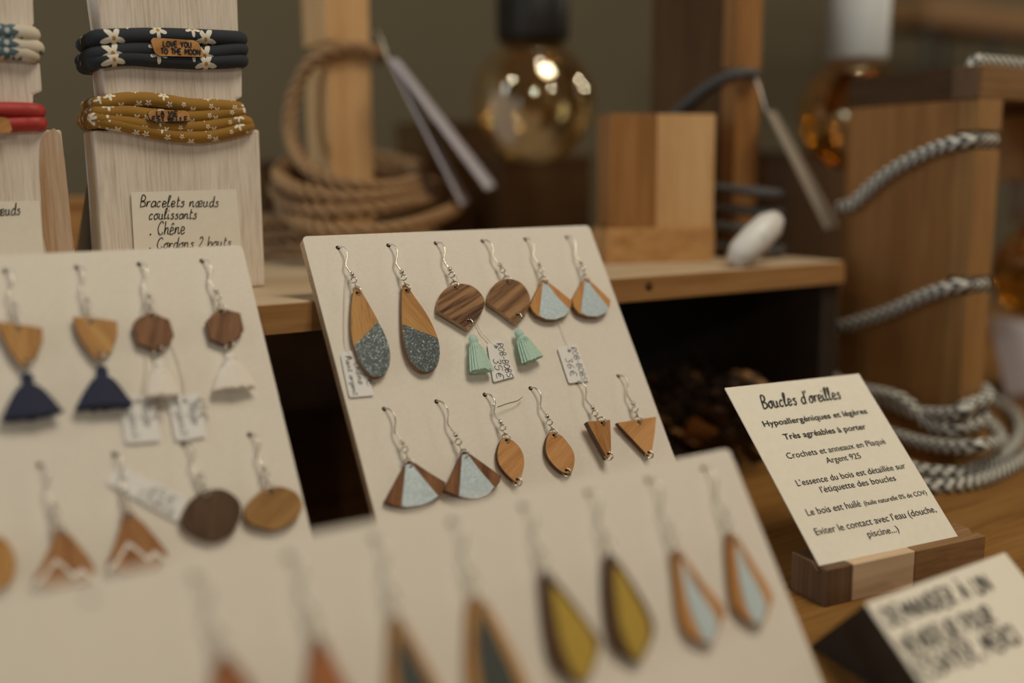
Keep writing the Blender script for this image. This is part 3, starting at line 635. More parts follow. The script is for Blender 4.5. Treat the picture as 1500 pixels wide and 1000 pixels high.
price_tag(FB, c8([(312, 612), (380, 586), (453, 768), (343, 798)]), 'white price tag between the two mint tassels', [('ROB-BOBS', .08, .60, .97, .62, .0030), ('35€', .42, .18, .93, .16, .0036)],
          [(706, 488, .0012), (695, 465, .0014), (680, 430, .0014), (665, 398, .003)], ink=M_ink, w=.0012)
price_tag(FB, c8([(654, 628), (750, 610), (813, 790), (712, 804)]), 'white price tag below the left pale blue fan of the upper row', [('ROB-BOBS', .08, .62, .97, .64, .0029), ('36€', .32, .20, .82, .17, .0036)],
          [(826, 490, .0012), (818, 470, .0012), (806, 440, .0014), (797, 410, .003)], w=.0012)
price_tag(FB, cL([(548, 690), (698, 672), (738, 893), (575, 904)]), 'white price tag right of the navy tassel, left of another tag', [('Noyer', .2, .62, .7, .6, .0034), ('45€', .1, .85, .6, .83, .0034), ('argent', .05, .2, .9, .2, .0030)],
          [(214, 545, .0012), (212, 500, .0012), (207, 455, .0014), (212, 440, .003)], w=.0012)
price_tag(FB, cL([(765, 692), (910, 672), (948, 873), (805, 894)]), 'white price tag directly under the white tassel, on the right', [('Noyer', .2, .62, .7, .6, .0034), ('45€', .1, .85, .6, .83, .0034), ('argent', .05, .2, .9, .2, .0030)],
          [(268, 555, .0012), (258, 520, .0012), (240, 480, .0012), (222, 430, .003)], w=.0012)
price_tag(FB, cM([(392, 268), (432, 200), (690, 322), (652, 412)]), 'white price tag lying aslant above the mountain triangle', [('45€', .5, .45, .85, .45, .0034), ('Chêne', .4, .12, .9, .12, .0030)],
          [(165, 676, .0014), (168, 668, .003)], w=.0011)
# the crop of a tag row at the far left of the middle board is plain board

# ------------------------------------------------------------------ bracelet display blocks on the shelf
YB = .458; FBK = Frame((0, YB, ZS), XB, (0, 0, 1))
def block(name, pts, label, depth=.024):
    q = FBK.pxs(pts, 0); bm = bmesh.new()
    q = [(x, max(v, 0)) for x, v in q]
    f = bm.faces.new([bm.verts.new((x, v, 0)) for x, v in q]); r = bmesh.ops.extrude_face_region(bm, geom=[f])
    for g in r['geom']:
        if isinstance(g, bmesh.types.BMVert): g.co.z = -depth
    bmesh.ops.bevel(bm, geom=bm.edges[:], offset=.0011, segments=2, affect='EDGES', profile=.6)
    bmesh.ops.transform(bm, matrix=FBK.M, verts=bm.verts)
    o = thing(name, label, 'display stand', FBK.pt(sum(x for x, _ in q)/len(q), 0, 0))
    link('block', bm_mesh(bm), M_lime, o); return o
def brace(o, xr, x0, h):
    """triangular wooden foot behind a block"""
    bm = bmesh.new(); y0 = YB+.0245
    vs = [bm.verts.new((x, y, z)) for x in (x0, x0+.012) for y, z in ((y0, ZS), (y0+.075, ZS), (y0, ZS+h))]
    bmesh.ops.convex_hull(bm, input=vs); link('rear_brace', bm_mesh(bm), M_walz, o)
b2 = block('bracelet_stand', [(137, -40), (149, 46), (158, 52), (158, 92), (149, 97), (153, 138), (162, 143), (162, 186), (160, 191), (136, 191), (144, 290), (152, 430), (389, 430), (384, 300), (380, 190), (352, 189), (348, 186), (346, 146), (355, 142), (355, 96), (345, 92), (341, 58), (350, 54), (347, -40)],
           'whitewashed notched wooden stand with navy and mustard floral bracelets')
brace(b2, 0, at_y(150, 300, YB).x, .055)
b1 = block('bracelet_stand', [(-160, -40), (-150, 40), (-140, 50), (-140, 90), (-150, 98), (-150, 140), (-140, 146), (-140, 190), (-165, 190), (-150, 430), (112, 430), (109, 365), (90, 190), (58, 190), (48, 185), (49, 139), (62, 134), (59, 92), (48, 88), (40, 45), (50, 36), (47, -40)],
           'whitewashed notched wooden stand with red bracelet, cut by the left picture edge')
brace(b1, 0, at_y(-60, 300, YB).x, .05)
# worn stripe where the paint has rubbed through on the left stand
wq = FBK.pxs([(62, 200), (88, 197), (103, 320), (106, 372), (70, 372), (60, 280), (58, 230)], .0)
link('worn_patch', plate(FBK, smooth2(wq, 3), -.0002, .00025), [M_worn, M_worn], b1)

def bracelet(label, strands, rpx, mat, plate_px, words, xL, xR, flatf=.6, depth=.024, wcap=.0032):
    """each strand: pixel track across the front of the block, carried on round the back"""
    o = thing('bracelet', label, 'bracelet', FBK.pt((xL+xR)/2, strands[0] and FBK.px(*strands[0][0])[1], 0))
    for S in strands:
        ww = .0022; F = [FBK.px(x, y, ww) for x, y in S]; pts = [FBK.pt(x, v, ww) for x, v in F]
        vL, vR = F[0][1], F[-1][1]; xr = F[-1][0]; xl = F[0][0]
        pts += [FBK.pt(xr+.0012, vR, -.004), FBK.pt(xr+.0012, vR, -depth+.003), FBK.pt(xr-.004, vR, -depth-.0022), FBK.pt(xl+.004, vL, -depth-.0022), FBK.pt(xl-.0012, vL, -depth+.003), FBK.pt(xl-.0012, vL, -.004)]
        link('band', tube(catmull(pts, True, 6), rpx, 12, True), mat, o)
    if plate_px:
        q = FBK.pxs(plate_px, .0062); pl = link('wooden_plate', plate(FBK, rounded(q, .0016), .0048, .0066), [W_cherry, W_edged], o)
        a, b, c, d = [Vector(p) for p in q]
        for text, s0, s1, tt in words:
            e = a*(1-s0)*(1-tt)+b*s0*(1-tt)+d*(1-s0)*tt+c*s0*tt; f = a*(1-s1)*(1-tt)+b*s1*(1-tt)+d*(1-s1)*tt+c*s1*tt
            link('engraved_words', hand(FBK, text, e, f, wcap, .00062, .0068, 0, .1), M_ink, pl)
c1 = lambda P: crop(0, 0, 2.325, P)
xl, xr = FBK.px(150, 70)[0], FBK.px(350, 70)[0]
bracelet('dark navy bracelet with white flowers, highest on the right stand', [c1([(338, 128), (430, 124), (540, 122), (680, 126), (808, 132)]), c1([(335, 185), (420, 172), (500, 170), (600, 178), (700, 182), (812, 168)]), c1([(340, 205), (430, 196), (560, 205), (690, 210), (812, 206)])],
         .0034, M_navyfab, c1([(510, 128), (672, 138), (698, 194), (530, 190)]), [('LOVE YOU', .22, .80, .46), ('TO THE MOON', .12, .92, .88)], xl, xr, wcap=.0022)
bracelet('mustard floral bracelet with a wooden plate, lower on the right stand', [c1([(352, 350), (440, 338), (540, 342), (640, 358), (740, 362), (805, 368)]), c1([(345, 382), (430, 380), (520, 392), (640, 398), (740, 388), (810, 380)]), c1([(338, 402), (420, 412), (540, 430), (690, 430), (800, 412), (838, 418)]), c1([(345, 412), (440, 430), (560, 455), (680, 465), (780, 448), (840, 430)])],
         .0031, M_musfab, c1([(500, 376), (640, 376), (648, 414), (512, 414)]), [('LA VIE', .2, .72, .48), ('EST BELLE', .06, .94, .97)], xl, xr, wcap=.0019)
bracelet('cream and blue floral bracelet, highest on the left stand', [c1([(-320, 100), (-100, 105), (0, 108), (60, 112), (104, 116)]), c1([(-320, 150), (-80, 150), (20, 150), (80, 158), (118, 162)]), c1([(-320, 178), (-80, 178), (20, 176), (70, 180), (104, 186)])], .0032, M_blufab, None, [], xl-.08, xr-.08)
bracelet('red leather cord bracelet low on the left stand', [c1([(-320, 372), (-100, 374), (0, 374), (70, 375), (122, 378)]), c1([(-320, 424), (-100, 424), (20, 424), (80, 421), (128, 420)])], .0032, M_red, c1([(-90, 395), (28, 400), (45, 452), (-90, 452)]), [], xl-.08, xr-.08)

# ------------------------------------------------------------------ handwritten labels on the stands
def note(px4, label, lines, w=.0012):
    q = FBK.pxs(px4, w); o = thing('label_card', label, 'card', FBK.pt((q[0][0]+q[1][0])/2, min(p[1] for p in q), w))
    link('card', plate(FBK, q, w-.0004, w), [M_paper, M_paper], o)
    for text, a, b, cp in lines: link('handwriting', hand(FBK, text, FBK.px(*a, w), FBK.px(*b, w), cp, .00042, w+.0002, .2), M_ink, o)
note([(192, 281.5), (346.5, 277), (357, 399), (199, 404)], 'cream card handwritten about sliding knot bracelets, on the right stand',
     [('Bracelets nœuds', one(c1, 478, 704), one(c1, 742, 703), .0048), ('coulissants', one(c1, 507, 746), one(c1, 668, 744), .0046), ('. Chêne', one(c1, 510, 800), one(c1, 628, 795), .0058), ('. Cordons 2 bouts', one(c1, 508, 848), one(c1, 785, 840), .0050)])
note([(-95, 296), (58, 294), (66, 408), (-90, 410)], 'cream handwritten card on the left stand, cut by the picture edge', [('Bracelets nœuds', (-82, 319), (29, 314), .0048), ('coulissants', (-70, 338), (-4, 336), .0046)])

# ------------------------------------------------------------------ lamps of wood, cable and amber bulbs
def globe(c, R, name_bulb, parent, mat, sock_mat, sr, sh, neck=.016):
    """hanging globe bulb: glass envelope with neck, filament stem, screw cap inside a cylindrical socket"""
    prof = [(0, -R)]
    for k in range(1, 20):
        a = -90+k*148/19; prof.append((R*math.cos(rad(a)), R*math.sin(rad(a))))
    zt = R*math.sin(rad(58)); prof += [(R*.47, zt+R*.07), (R*.40, zt+R*.16), (R*.36, zt+R*.28)]
    b = link(name_bulb, lathe(prof, c, n=48), mat, parent)
    zc = c.z+zt+R*.12
    link('filament', tube([Vector((c.x+.010*math.cos(i*.7), c.y+.010*math.sin(i*.7), c.z-R*.25+i*R*.018)) for i in range(40)], .0005, 5), M_brass, b)
    link('glass_stem', lathe([(0, -R*.3), (.003, -R*.28), (.004, R*.5), (R*.3, zt)], c, n=16), M_brass, b)
    link('socket', lathe([(0, 0), (sr*.96, 0), (sr, .002), (sr, sh-.002), (sr*.9, sh), (.006, sh+.006), (.004, sh+.012), (0, sh+.012)], Vector((c.x, c.y, zc)), n=40), sock_mat, parent)
    return zc+sh+.01

def twisted(P, r, name, parent, strands=3, pitch=.026):
    """laid rope: strands wound round each other, one mesh"""
    P = catmull(P, False, 14); bm = bmesh.new(); L = 0; acc = [0]
    for a, b in zip(P, P[1:]): L += (b-a).length; acc.append(L)
    n = Vector((0, 0, 1)).orthogonal()
    F = []
    for i in range(len(P)):
        t = (P[min(i+1, len(P)-1)]-P[max(i-1, 0)]).normalized(); n = (n-t*n.dot(t)).normalized(); F.append((n.copy(), t.cross(n)))
    for s in range(strands):
        Q = []
        step = .0022; d = 0; i = 0
        while d < L:
            while i < len(acc)-2 and acc[i+1] < d: i += 1
            f = (d-acc[i])/max(acc[i+1]-acc[i], 1e-9); p = P[i].lerp(P[i+1], f); a = 2*math.pi*(d/pitch+s/strands)
            Q.append(p+(F[i][0]*math.cos(a)+F[i][1]*math.sin(a))*r*.60); d += step
        me = tube(Q, r*.45, 6); bm.from_mesh(me); bpy.data.meshes.remove(me)
    me = bpy.data.meshes.new('m'); bm.to_mesh(me); bm.free()
    for p in me.polygons: p.use_smooth = True
    o = link(name, me, M_jute, parent); o['kind'] = 'stuff'; return o

# lamp with jute rope -------------------------------------------------
YA = .60; xa0, xa1 = at_y(483, 200, YA).x, at_y(546, 200, YA).x; ya1 = YA+.039
zn0, zn1 = at_y(515, 82, YA).z, at_y(515, 62, YA).z; ztop = ZS+.245
lampA = thing('rope_lamp', 'beech gallows lamp wound with twisted jute rope, behind the middle board', 'lamp', ((xa0+xa1)/2, YA+.02, ZS))
link('post', boxes_mesh([(xa0, xa1, YA, ya1, ZS, zn0), (xa0, xa1, YA, ya1, zn1, ztop), (xa0+.004, xa1-.006, YA+.006, ya1-.003, zn0-.001, zn1+.001)], .0008), M_postA, lampA)
link('arm', boxes_mesh([(xa0, xa0+.215, YA, ya1, ztop, ztop+.022)], .001), M_postA, lampA)
cb = at_y(781, 150, YA+.02); RA = .0448
zsk = globe(cb, RA, 'bulb', lampA, M_bulb, M_black, .0262, .062)
link('cable', tube([Vector((cb.x, cb.y, zsk-.006)), Vector((cb.x, cb.y, ztop+.003))], .003, 8), M_jute, lampA)
pc = Vector(((xa0+xa1)/2, YA+.02, 0))
R = []
def rp(px, py, y): return at_y(px, py, y)
R += [rp(556, 84, YA+.03), rp(552, 78, YA-.001), rp(520, 71, YA-.003), rp(486, 74, YA-.004), rp(455, 92, YA+.004), rp(436, 125, YA+.012), rp(425, 165, YA+.015), rp(427, 205, YA+.008), rp(445, 240, YA-.02), rp(480, 262, YA-.04), rp(530, 274, YA-.05), rp(590, 271, YA-.035), rp(618, 258, YA+.01), rp(600, 240, YA+.08), rp(520, 225, YA+.10), rp(440, 232, YA+.08), rp(408, 252, YA+.02), rp(430, 274, YA-.03), rp(500, 290, YA-.055), rp(575, 287, YA-.05), rp(625, 272, YA+.01), rp(590, 250, YA+.10), rp(500, 245, YA+.11), rp(425, 258, YA+.07),
      rp(405, 280, YA+.01), rp(440, 303, YA-.035), rp(510, 311, YA-.06), rp(590, 300, YA-.05), rp(640, 285, YA+.02), rp(610, 262, YA+.10), rp(480, 262, YA+.11), rp(420, 285, YA+.05), rp(418, 312, YA-.01), rp(470, 335, YA-.06), rp(540, 340, YA-.075), rp(620, 325, YA-.065), rp(670, 300, YA-.01), rp(655, 275, YA+.05)]
twisted(R, .0046, 'rope_coil', lampA)
base_loops = []
for k in range(60):
    a = k*2*math.pi/22; rr = .062+.004*math.sin(k*.5); zz = ZS+.006+.009*int(k/22)
    base_loops.append(Vector((pc.x+rr*math.cos(a), pc.y+.01+rr*.9*math.sin(a), zz+.002*math.sin(a*2))))
twisted(base_loops, .0046, 'rope_coil', lampA)
def leaflet(label, spine, string_from, parts, mat, col_group=None):
    o = thing('paper_leaflet', label, 'leaflet', spine[0])
    for (A, B, C, D) in parts:
        bm = bmesh.new(); nrm = (B-A).cross(D-A).normalized()*.0010
        vs = [bm.verts.new(q+s*nrm) for q in (A, B, C, D) for s in (-.5, .5)]
        bmesh.ops.convex_hull(bm, input=vs); link('leaf', bm_mesh(bm), mat, o)
    link('string', tube([spine[0], string_from.lerp(spine[0], .5)+Vector((0, 0, .002)), string_from], .0006, 6), M_thread, o)
yt = YA-.03
A0 = at_y(568, 86, yt); A1 = at_y(580, 88, yt+.06)
leaflet('white folded leaflet hanging open from the jute lamp', [A0, A1], at_y(552, 46, YA+.02),
        [(A0, A1, at_y(686, 296, yt+.055), at_y(676, 300, yt-.01)), (A0+Vector((.0012, 0, 0)), A1+Vector((.0012, 0, 0)), at_y(724, 272, yt+.055), at_y(713, 278, yt-.01))], M_lilac)

# lamp with grey cable, middle of shelf --------------------------------
xb0, xb1, yb0, yb1 = .444, .4645, .449, .528
zs0, zs1 = at_x(1075, 116, xb0).z, at_x(1075, 100, xb0).z
lampB = thing('cable_lamp', 'brown gallows lamp with grey cable on the shelf behind the wooden block', 'lamp', ((xb0+xb1)/2, (yb0+yb1)/2, ZS))
ztB = ZS+.255
ybm = yb0+.012
link('front_strip', boxes_mesh([(xb0, xb1, yb0, ybm, ZS, zs0), (xb0, xb1, yb0, ybm, zs1, ztB), (xb0+.006, xb1-.003, yb0+.006, yb0+.0125, zs0-.001, zs1+.001)], .0006), M_cherry, lampB)
link('post', boxes_mesh([(xb0, xb1, ybm, yb1, ZS, ztB)], .0008), M_walz, lampB)  # darker wood than the strip puts the left side's shade into the colour
link('arm', boxes_mesh([(xb0, xb0+.21, yb0, yb1, ztB, ztB+.022)], .001), M_walx, lampB)
cbB = at_y(1250, 168, .4885); zsk = globe(cbB, .0387, 'bulb', lampB, M_bulbd, M_sock, .0218, .062)
link('cable', tube([Vector((cbB.x, cbB.y, zsk-.006)), Vector((cbB.x, cbB.y, ztB+.003))], .003, 8), M_grey, lampB)
xc = xb0-.0032
S = [Vector((xb1-.002, yb0+.002, (zs0+zs1)/2)), at_x(1097, 107, xb0+.004), at_x(1070, 110, xc), at_x(1040, 125, xc), at_x(1010, 148, xc), at_x(985, 170, xc), Vector((xc+.004, yb1+.004, at_x(975, 185, xc).z)), Vector((xb0+.012, yb1+.005, at_x(975, 190, xc).z-.004))]
link('cable', tube(catmull(S, False, 6), .003, 10), M_grey, lampB)
S = []
for k in range(76):
    a = k*2*math.pi/18; ex = .030+.006*math.sin(k*.37); ey = .058+.004*math.cos(k*.53)
    S.append(Vector(((xb0+xb1)/2+.004+ex*math.cos(a), (yb0+yb1)/2+ey*math.sin(a), ZS+.052-.048*k/75+.004*math.sin(a))))
link('cable_coil', tube(catmull(S, False, 4), .003, 8), M_grey, lampB)
y_l = .43
A0 = at_y(1122, 162, y_l); A1 = at_y(1135, 164, y_l+.06)
leaflet('grey leaflet slanting down beside the cable lamp', [A0, A1], at_y(1104, 108, .447), [(A0, A1, at_y(1226, 330, y_l+.05), at_y(1210, 336, y_l-.01))], M_greyl)

# lamp with black and white cable on the table, right -------------------
pC = at_z(1400, 690, ZT); xc0, yc0 = pC.x, pC.y; xc1 = at_y(1432, 690, yc0).x; yc1 = at_x(1221, 640, xc0).y
print('postC', xc0, xc1, yc0, yc1)
def zc(px, py): return at_x(px, py, xc0).z
zu0, zu1 = zc(1425, 219), zc(1425, 191); zl0, zl1 = zc(1412, 432), zc(1412, 406)
zar = at_x(1436, 144, xc0).z; zat = at_x(1438, 94, xc0).z
lampC = thing('cable_lamp', 'cherry gallows lamp wound with black and white cable on the table', 'lamp', ((xc0+xc1)/2, (yc0+yc1)/2, ZT))
ym = yc0+.013
def postboxes(y0, y1): return [(xc0, xc1, y0, y1, ZT, zl0), (xc0, xc1, y0, y1, zl1, zu0), (xc0, xc1, y0, y1, zu1, zar)]
link('post', boxes_mesh([(xc0, xc1, ym, yc1, ZT, zar)], .0007), M_cherry, lampC)
link('front_strip', boxes_mesh(postboxes(yc0, ym)+[(xc0+.007, xc1-.006, yc0+.006, ym, zl0-.001, zl1+.001), (xc0+.007, xc1-.006, yc0+.006, ym, zu0-.001, zu1+.001)], .0006), M_cherryl, lampC)
link('arm', boxes_mesh([(xc0, xc0+.18, ym+.004, yc1, zar, zat)], .0008), M_walx, lampC)
link('arm_strip', boxes_mesh([(xc0, xc0+.18, yc0, ym+.0035, zar, zat)], .0008), M_oakx, lampC)
link('arm_end_block', boxes_mesh([(xc0-.0025, xc0+.0002, yc0+.0005, ym+.003, zar+.0005, zat-.0005)], .0004), M_holdw, lampC)
r_ = .0040; xcc = xc0-r_
S = [Vector((xc1-.003, yc0+.003, (zu0+zu1)/2)), Vector((xc0+.006, yc0+.0035, (zu0+zu1)/2)), at_x(1425, 205, xc0+.001), at_x(1400, 209, xcc), at_x(1360, 222, xcc), at_x(1310, 248, xcc), at_x(1275, 275, xcc), at_x(1250, 298, xcc), Vector((xc0+.002, yc1+.0035, zc(1240, 304))), Vector((xc0+.012, yc1+.004, zc(1240, 306)))]
link('cable', tube(catmull(S, False, 8), r_, 12), M_braid, lampC)
S = [Vector((xc1-.003, yc0+.003, (zl0+zl1)/2)), Vector((xc0+.006, yc0+.0035, (zl0+zl1)/2)), at_x(1413, 417, xc0+.001), at_x(1390, 421, xcc), at_x(1350, 435, xcc), at_x(1300, 457, xcc), at_x(1260, 470, xcc), at_x(1240, 477, xcc), Vector((xc0+.002, yc1+.0035, zc(1230, 481))), Vector((xc0+.012, yc1+.004, zc(1230, 481)))]
link('cable', tube(catmull(S, False, 8), r_, 12), M_braid, lampC)
xq = xc0-.011
def around(left, track, right):
    return left+[at_x(a, b, xq-e) for a, b, e in track]+right
L0 = lambda z: [Vector((xc1+.010, yc1+.012, z+.012)), Vector((xc0+.005, yc1+.016, z+.010)), Vector((xq, yc1+.006, z+.006))]
S = L0(zc(1240, 560))+[at_x(1300, 588, xq), at_x(1340, 603, xq-.002), at_x(1385, 606, xq-.003), at_x(1415, 601, xq-.002), Vector((xc0-.004, yc0-.006, zc(1415, 592))), Vector((xc0+.014, yc0-.008, zc(1415, 584))), Vector((xc1+.006, yc0+.004, zc(1415, 580)))]
link('cable_coil', tube(catmull(S, False, 8), r_, 12), M_braid, lampC)
S = L0(zc(1240, 575))+[at_x(1300, 578, xq-.004), at_x(1330, 592, xq-.004), at_x(1365, 622, xq-.003), at_x(1400, 629, xq-.004), Vector((xc0-.005, yc0-.006, zc(1415, 624))), Vector((xc0+.012, yc0-.008, zc(1415, 617))), Vector((xc1+.006, yc0+.006, zc(1415, 612)))]
link('cable_coil', tube(catmull(S, False, 8), r_, 12), M_braid, lampC)
S = L0(zc(1240, 620))+[at_x(1310, 636, xq-.006), at_x(1350, 648, xq-.008), at_x(1400, 654, xq-.010), at_x(1440, 652, xq-.004), at_y(1466, 644, yc0-.012), Vector((xc1+.014, yc0+.006, zc(1420, 636))), Vector((xc1+.012, yc0+.03, zc(1420, 640)))]
link('cable_coil', tube(catmull(S, False, 8), r_, 12), M_braid, lampC)
zf = ZT+.0035
def ft(a, b, dz=0): q = at_z(a, b, zf+dz); return q
S = [ft(1290, 668, .006), ft(1330, 684, .004), ft(1370, 692, .003), ft(1410, 692, .003), ft(1450, 678, .003), ft(1482, 655, .003), ft(1494, 632, .003), ft(1488, 610, .003), ft(1468, 592, .005), ft(1445, 585, .010)]
link('cable_coil', tube(catmull(S, False, 8), r_, 12), M_braid, lampC)
S = [ft(1280, 690), ft(1320, 704), ft(1360, 712), ft(1400, 711), ft(1440, 702), ft(1480, 684), ft(1515, 660)]
link('cable_coil', tube(catmull(S, False, 8), r_, 12), M_braid, lampC)
zt_ = zat+r_
ya_ = yc0+.016
S = [Vector((at_y(1420, 88, ya_).x+.002*i, ya_, zt_-max(0, .011-.004*i))) for i in range(0, 75)]
link('cable', tube(S, r_, 12), M_braid, lampC)
# its own bulb hangs just right of the post
cC = at_y(1535, 398, yc0+.06); zk = globe(cC, .036, 'bulb', lampC, M_bulbd, M_limesock, .0275, .030)
link('hanging_block', boxes_mesh([(cC.x-.0285, cC.x+.0285, cC.y-.0285, cC.y+.0285, zk-.011, zar+.001)], .001), M_postA, lampC)
yl = yc0+.115
A0 = at_y(1449, 462, yl); A1 = at_y(1560, 481, yl); B0 = at_y(1470, 640, yl-.02); B1 = at_y(1600, 660, yl-.02)
B0.z = max(B0.z, ZT+.001); B1.z = max(B1.z, ZT+.001)
leaflet('white leaflet standing behind the right hand lamp post', [A1, A0], Vector((A1.x, yl-.01, A1.z+.05)), [(A0, A1, B1, B0)], M_lilac)

# ------------------------------------------------------------------ laminated wooden block on the shelf
pB = at_z(888, 387, ZS); ang = rad(-20); ux = Vector((math.cos(ang), math.sin(ang), 0)); uy = Vector((-math.sin(ang), math.cos(ang), 0))
pE = at_z(1040, 381.5, ZS); Lb = (pE-pB).dot(ux)
MB = Matrix((ux, uy, Vector((0, 0, 1)))).transposed().to_4x4(); MB.translation = pB
zp = .0205; hb = at_d(975, 168, (pB-CAM).dot(fwd)+.004).z-ZS
t = thing('laminated_block', 'upright block of striped laminated woods on a plinth, at the shelf front', 'block', pB+ux*Lb/2)
link('plinth', boxes_mesh([(0, Lb, 0, .030, 0, zp)], .0012, MB), M_oakx2, t)
ws = (.002, .012, .020, .031, Lb-.0005)
for k, mm in enumerate((M_oak, M_cherry, M_walz, M_cherryl)):
    link('strip', boxes_mesh([(ws[k] if k else .003, ws[k+1], .002, .028, zp, hb)], .0005, MB), [M_cherry, M_cherry, M_cherry, M_postA][k], t)

# white switch on the shelf edge
sc_ = at_z(1092, 378, ZS); t = thing('cable_switch', 'small white rounded plastic piece lying at the shelf edge right of the striped block', 'switch', sc_)
d = (at_d(1130, 328, .558)-at_d(1084, 374, .550)).normalized(); c0 = at_d(1107, 350, .556)-d*.0135-Vector((0, .004, .004))
prof = [(0, -.0205), (.005, -.0192), (.0082, -.013), (.0090, 0), (.0084, .012), (.0050, .0192), (0, .0205)]
link('housing', lathe(prof, c0+d*.0135+Vector((0, .004, .004)), d, 20), M_whitep, t)
link('rocker', lathe([(0, .0012), (.0032, .0008), (.004, 0)], c0+d*.0135+Vector((0, .004, .004))-fwd*.0078, -fwd, 14), M_sock, t)

# ------------------------------------------------------------------ boxes at the back of the shelf
def crate(px0, px1, pytop, y, dep, label, mat, zb=ZS):
    x0, x1 = at_y(px0, pytop, y).x, at_y(px1, pytop, y).x; zt2 = at_y((px0+px1)/2, pytop, y).z
    o = thing('wooden_box', label, 'box', ((x0+x1)/2, y+dep/2, zb))
    link('body', boxes_mesh([(x0, x1, y, y+dep, zb, zt2-.006)], .001), mat, o)
    link('lid', boxes_mesh([(x0-.001, x1+.001, y-.001, y+dep+.001, zt2-.006, zt2)], .001), mat, o)
crate(88, 240, 288, .66, .03, 'light brown low box behind and between the bracelet stands', M_oak)
crate(386, 612, 236, .72, .05, 'brown box behind the coil of jute rope', M_mid)
crate(618, 724, 178, .745, .05, 'tall brown box behind the hanging leaflet', M_mid)
crate(737, 868, 226, .70, .06, 'brown box on the shelf under the hanging bulb with black socket', M_mid)

crate(1120, 1300, 222, .60, .05, 'dark brown box behind the slanting grey leaflet', M_walz, ZT)

# display stand on thin black legs near the wall, upper right
y2 = 1.0; q0 = at_y(1358, 0, y2); q1 = at_y(1640, 0, y2)
t = thing('wooden_stand', 'dark wooden tray on thin black legs by the wall, upper right corner', 'stand', ((q0.x+q1.x)/2, y2+.06, ZT))
zb_ = at_y(1400, 33, y2).z; z3 = at_y(1400, -4, y2).z
link('tray', boxes_mesh([(q0.x, q1.x, y2, y2+.13, zb_, z3)], .003), wood('tray_wood', (.22, .115, .045), (.32, .18, .075), (.40, .24, .10), 'x', .4), t)
link('rim', boxes_mesh([(q0.x, q1.x, y2-.002, y2+.010, zb_-.006, zb_-.0002)], .001), M_dark, t)
for px in (1370, 1466):
    for yy in (y2+.012, y2+.105):
        xx = at_y(px, 60, y2).x
        link('leg', lathe([(.0045, ZT), (.0055, zb_-.006)], Vector((xx, yy, 0)), n=12), M_black, t)

# ------------------------------------------------------------------ pine cones under the shelf
def pine_cone():
    o = thing('pine_cone', '', 'pine cone', (0, 0, 0))
    bm = bmesh.new()
    link('core', lathe([(0, .004), (.008, .006), (.012, .018), (.010, .034), (.004, .050), (0, .054)], Vector((0, 0, 0)), n=12), M_cone, o)
    base = None
    for k in range(74):
        f = k/73; a = k*2.39996; z = .006+.047*f; R = .0245*math.sin(math.pi*min(.98, .30+.68*f))**.8*(1-.25*f); tilt = rad(68*f-10); s = .0062*(1-.35*f)
        out = Vector((math.cos(a), math.sin(a), 0)); sd = Vector((-math.sin(a), math.cos(a), 0)); up = Vector((0, 0, 1))
        dirv = out*math.cos(tilt)+up*math.sin(tilt); nn = sd.cross(dirv)*-1
        b = bmesh.new(); c = up*z+out*.006; e = up*z+out*.004+dirv*(R-.002)
        vs = [b.verts.new(q) for q in (c-sd*s*.4, c+sd*s*.4, e+sd*s, e-sd*s, e+dirv*.0022+nn*.0012, e-nn*.0016, c-nn*.001)]
        bmesh.ops.convex_hull(b, input=vs)
        link('scale', bm_mesh(b), M_conet if k % 5 == 0 else M_cone, o)
    return o
cone0 = pine_cone()
def copy_tree(o):
    c = o.copy(); COL.objects.link(c)
    for ch in o.children:
        k = ch.copy(); COL.objects.link(k); k.parent = c
    return c
for i, (px, py, y, lab, rot) in enumerate(((985, 618, .445, 'dark pine cone under the shelf beside the middle earring board', (.35, .1, .3)), (1045, 590, .50, 'dark pine cone deep under the shelf, behind the other two', (1.2, .3, 1.4)), (1078, 650, .415, 'dark pine cone closest to the printed card', (.9, -.5, 2.4)))):
    o = cone0 if i == 0 else copy_tree(cone0)
    q = at_y(px, py, y); o.rotation_euler = rot; o['label'] = lab; o['group'] = 'pine cones under the shelf'
    from mathutils import Euler
    Rm = Euler(rot).to_matrix(); o.location = q - Rm @ Vector((0, 0, .027))
    bpy.context.view_layer.update()
    zmin = min((o.location.z+(Rm @ v.co).z) for ch in o.children for v in ch.data.vertices)
    o.location.z += ZT-zmin+.0002

# ------------------------------------------------------------------ printed card in its wooden holder
CY, CT = rad(-7.02), rad(45.79)
cx = Vector((math.cos(CY), math.sin(CY), 0)); cn = Vector((-math.sin(CY), math.cos(CY), 0)); cu = cn*math.sin(CT)+Vector((0, 0, 1))*math.cos(CT)
FC = Frame(at_d(1160, 558, .458), cx, cu)
qc = FC.pxs([(1062, 568), (1258, 547), (1400, 780), (1197, 822)])
tl, tr, br, bl_ = [Vector(p) for p in qc]
dnL = (bl_-tl).normalized(); dnR = (br-tr).normalized()
ext = .0045
card = thing('printed_card', 'printed cream card about earrings leaning in the tri-coloured wooden holder', 'card', FC.pt(*(bl_*.5+br*.5), 0))
link('card', plate(FC, [tuple(tl), tuple(tr), tuple(br+dnR*ext), tuple(bl_+dnL*ext)][::-1], -.0006, 0), [M_paper, M_paper], card)
cK = lambda a, b: FC.px(1040+a/3.333, 520+b/3.333, 0)
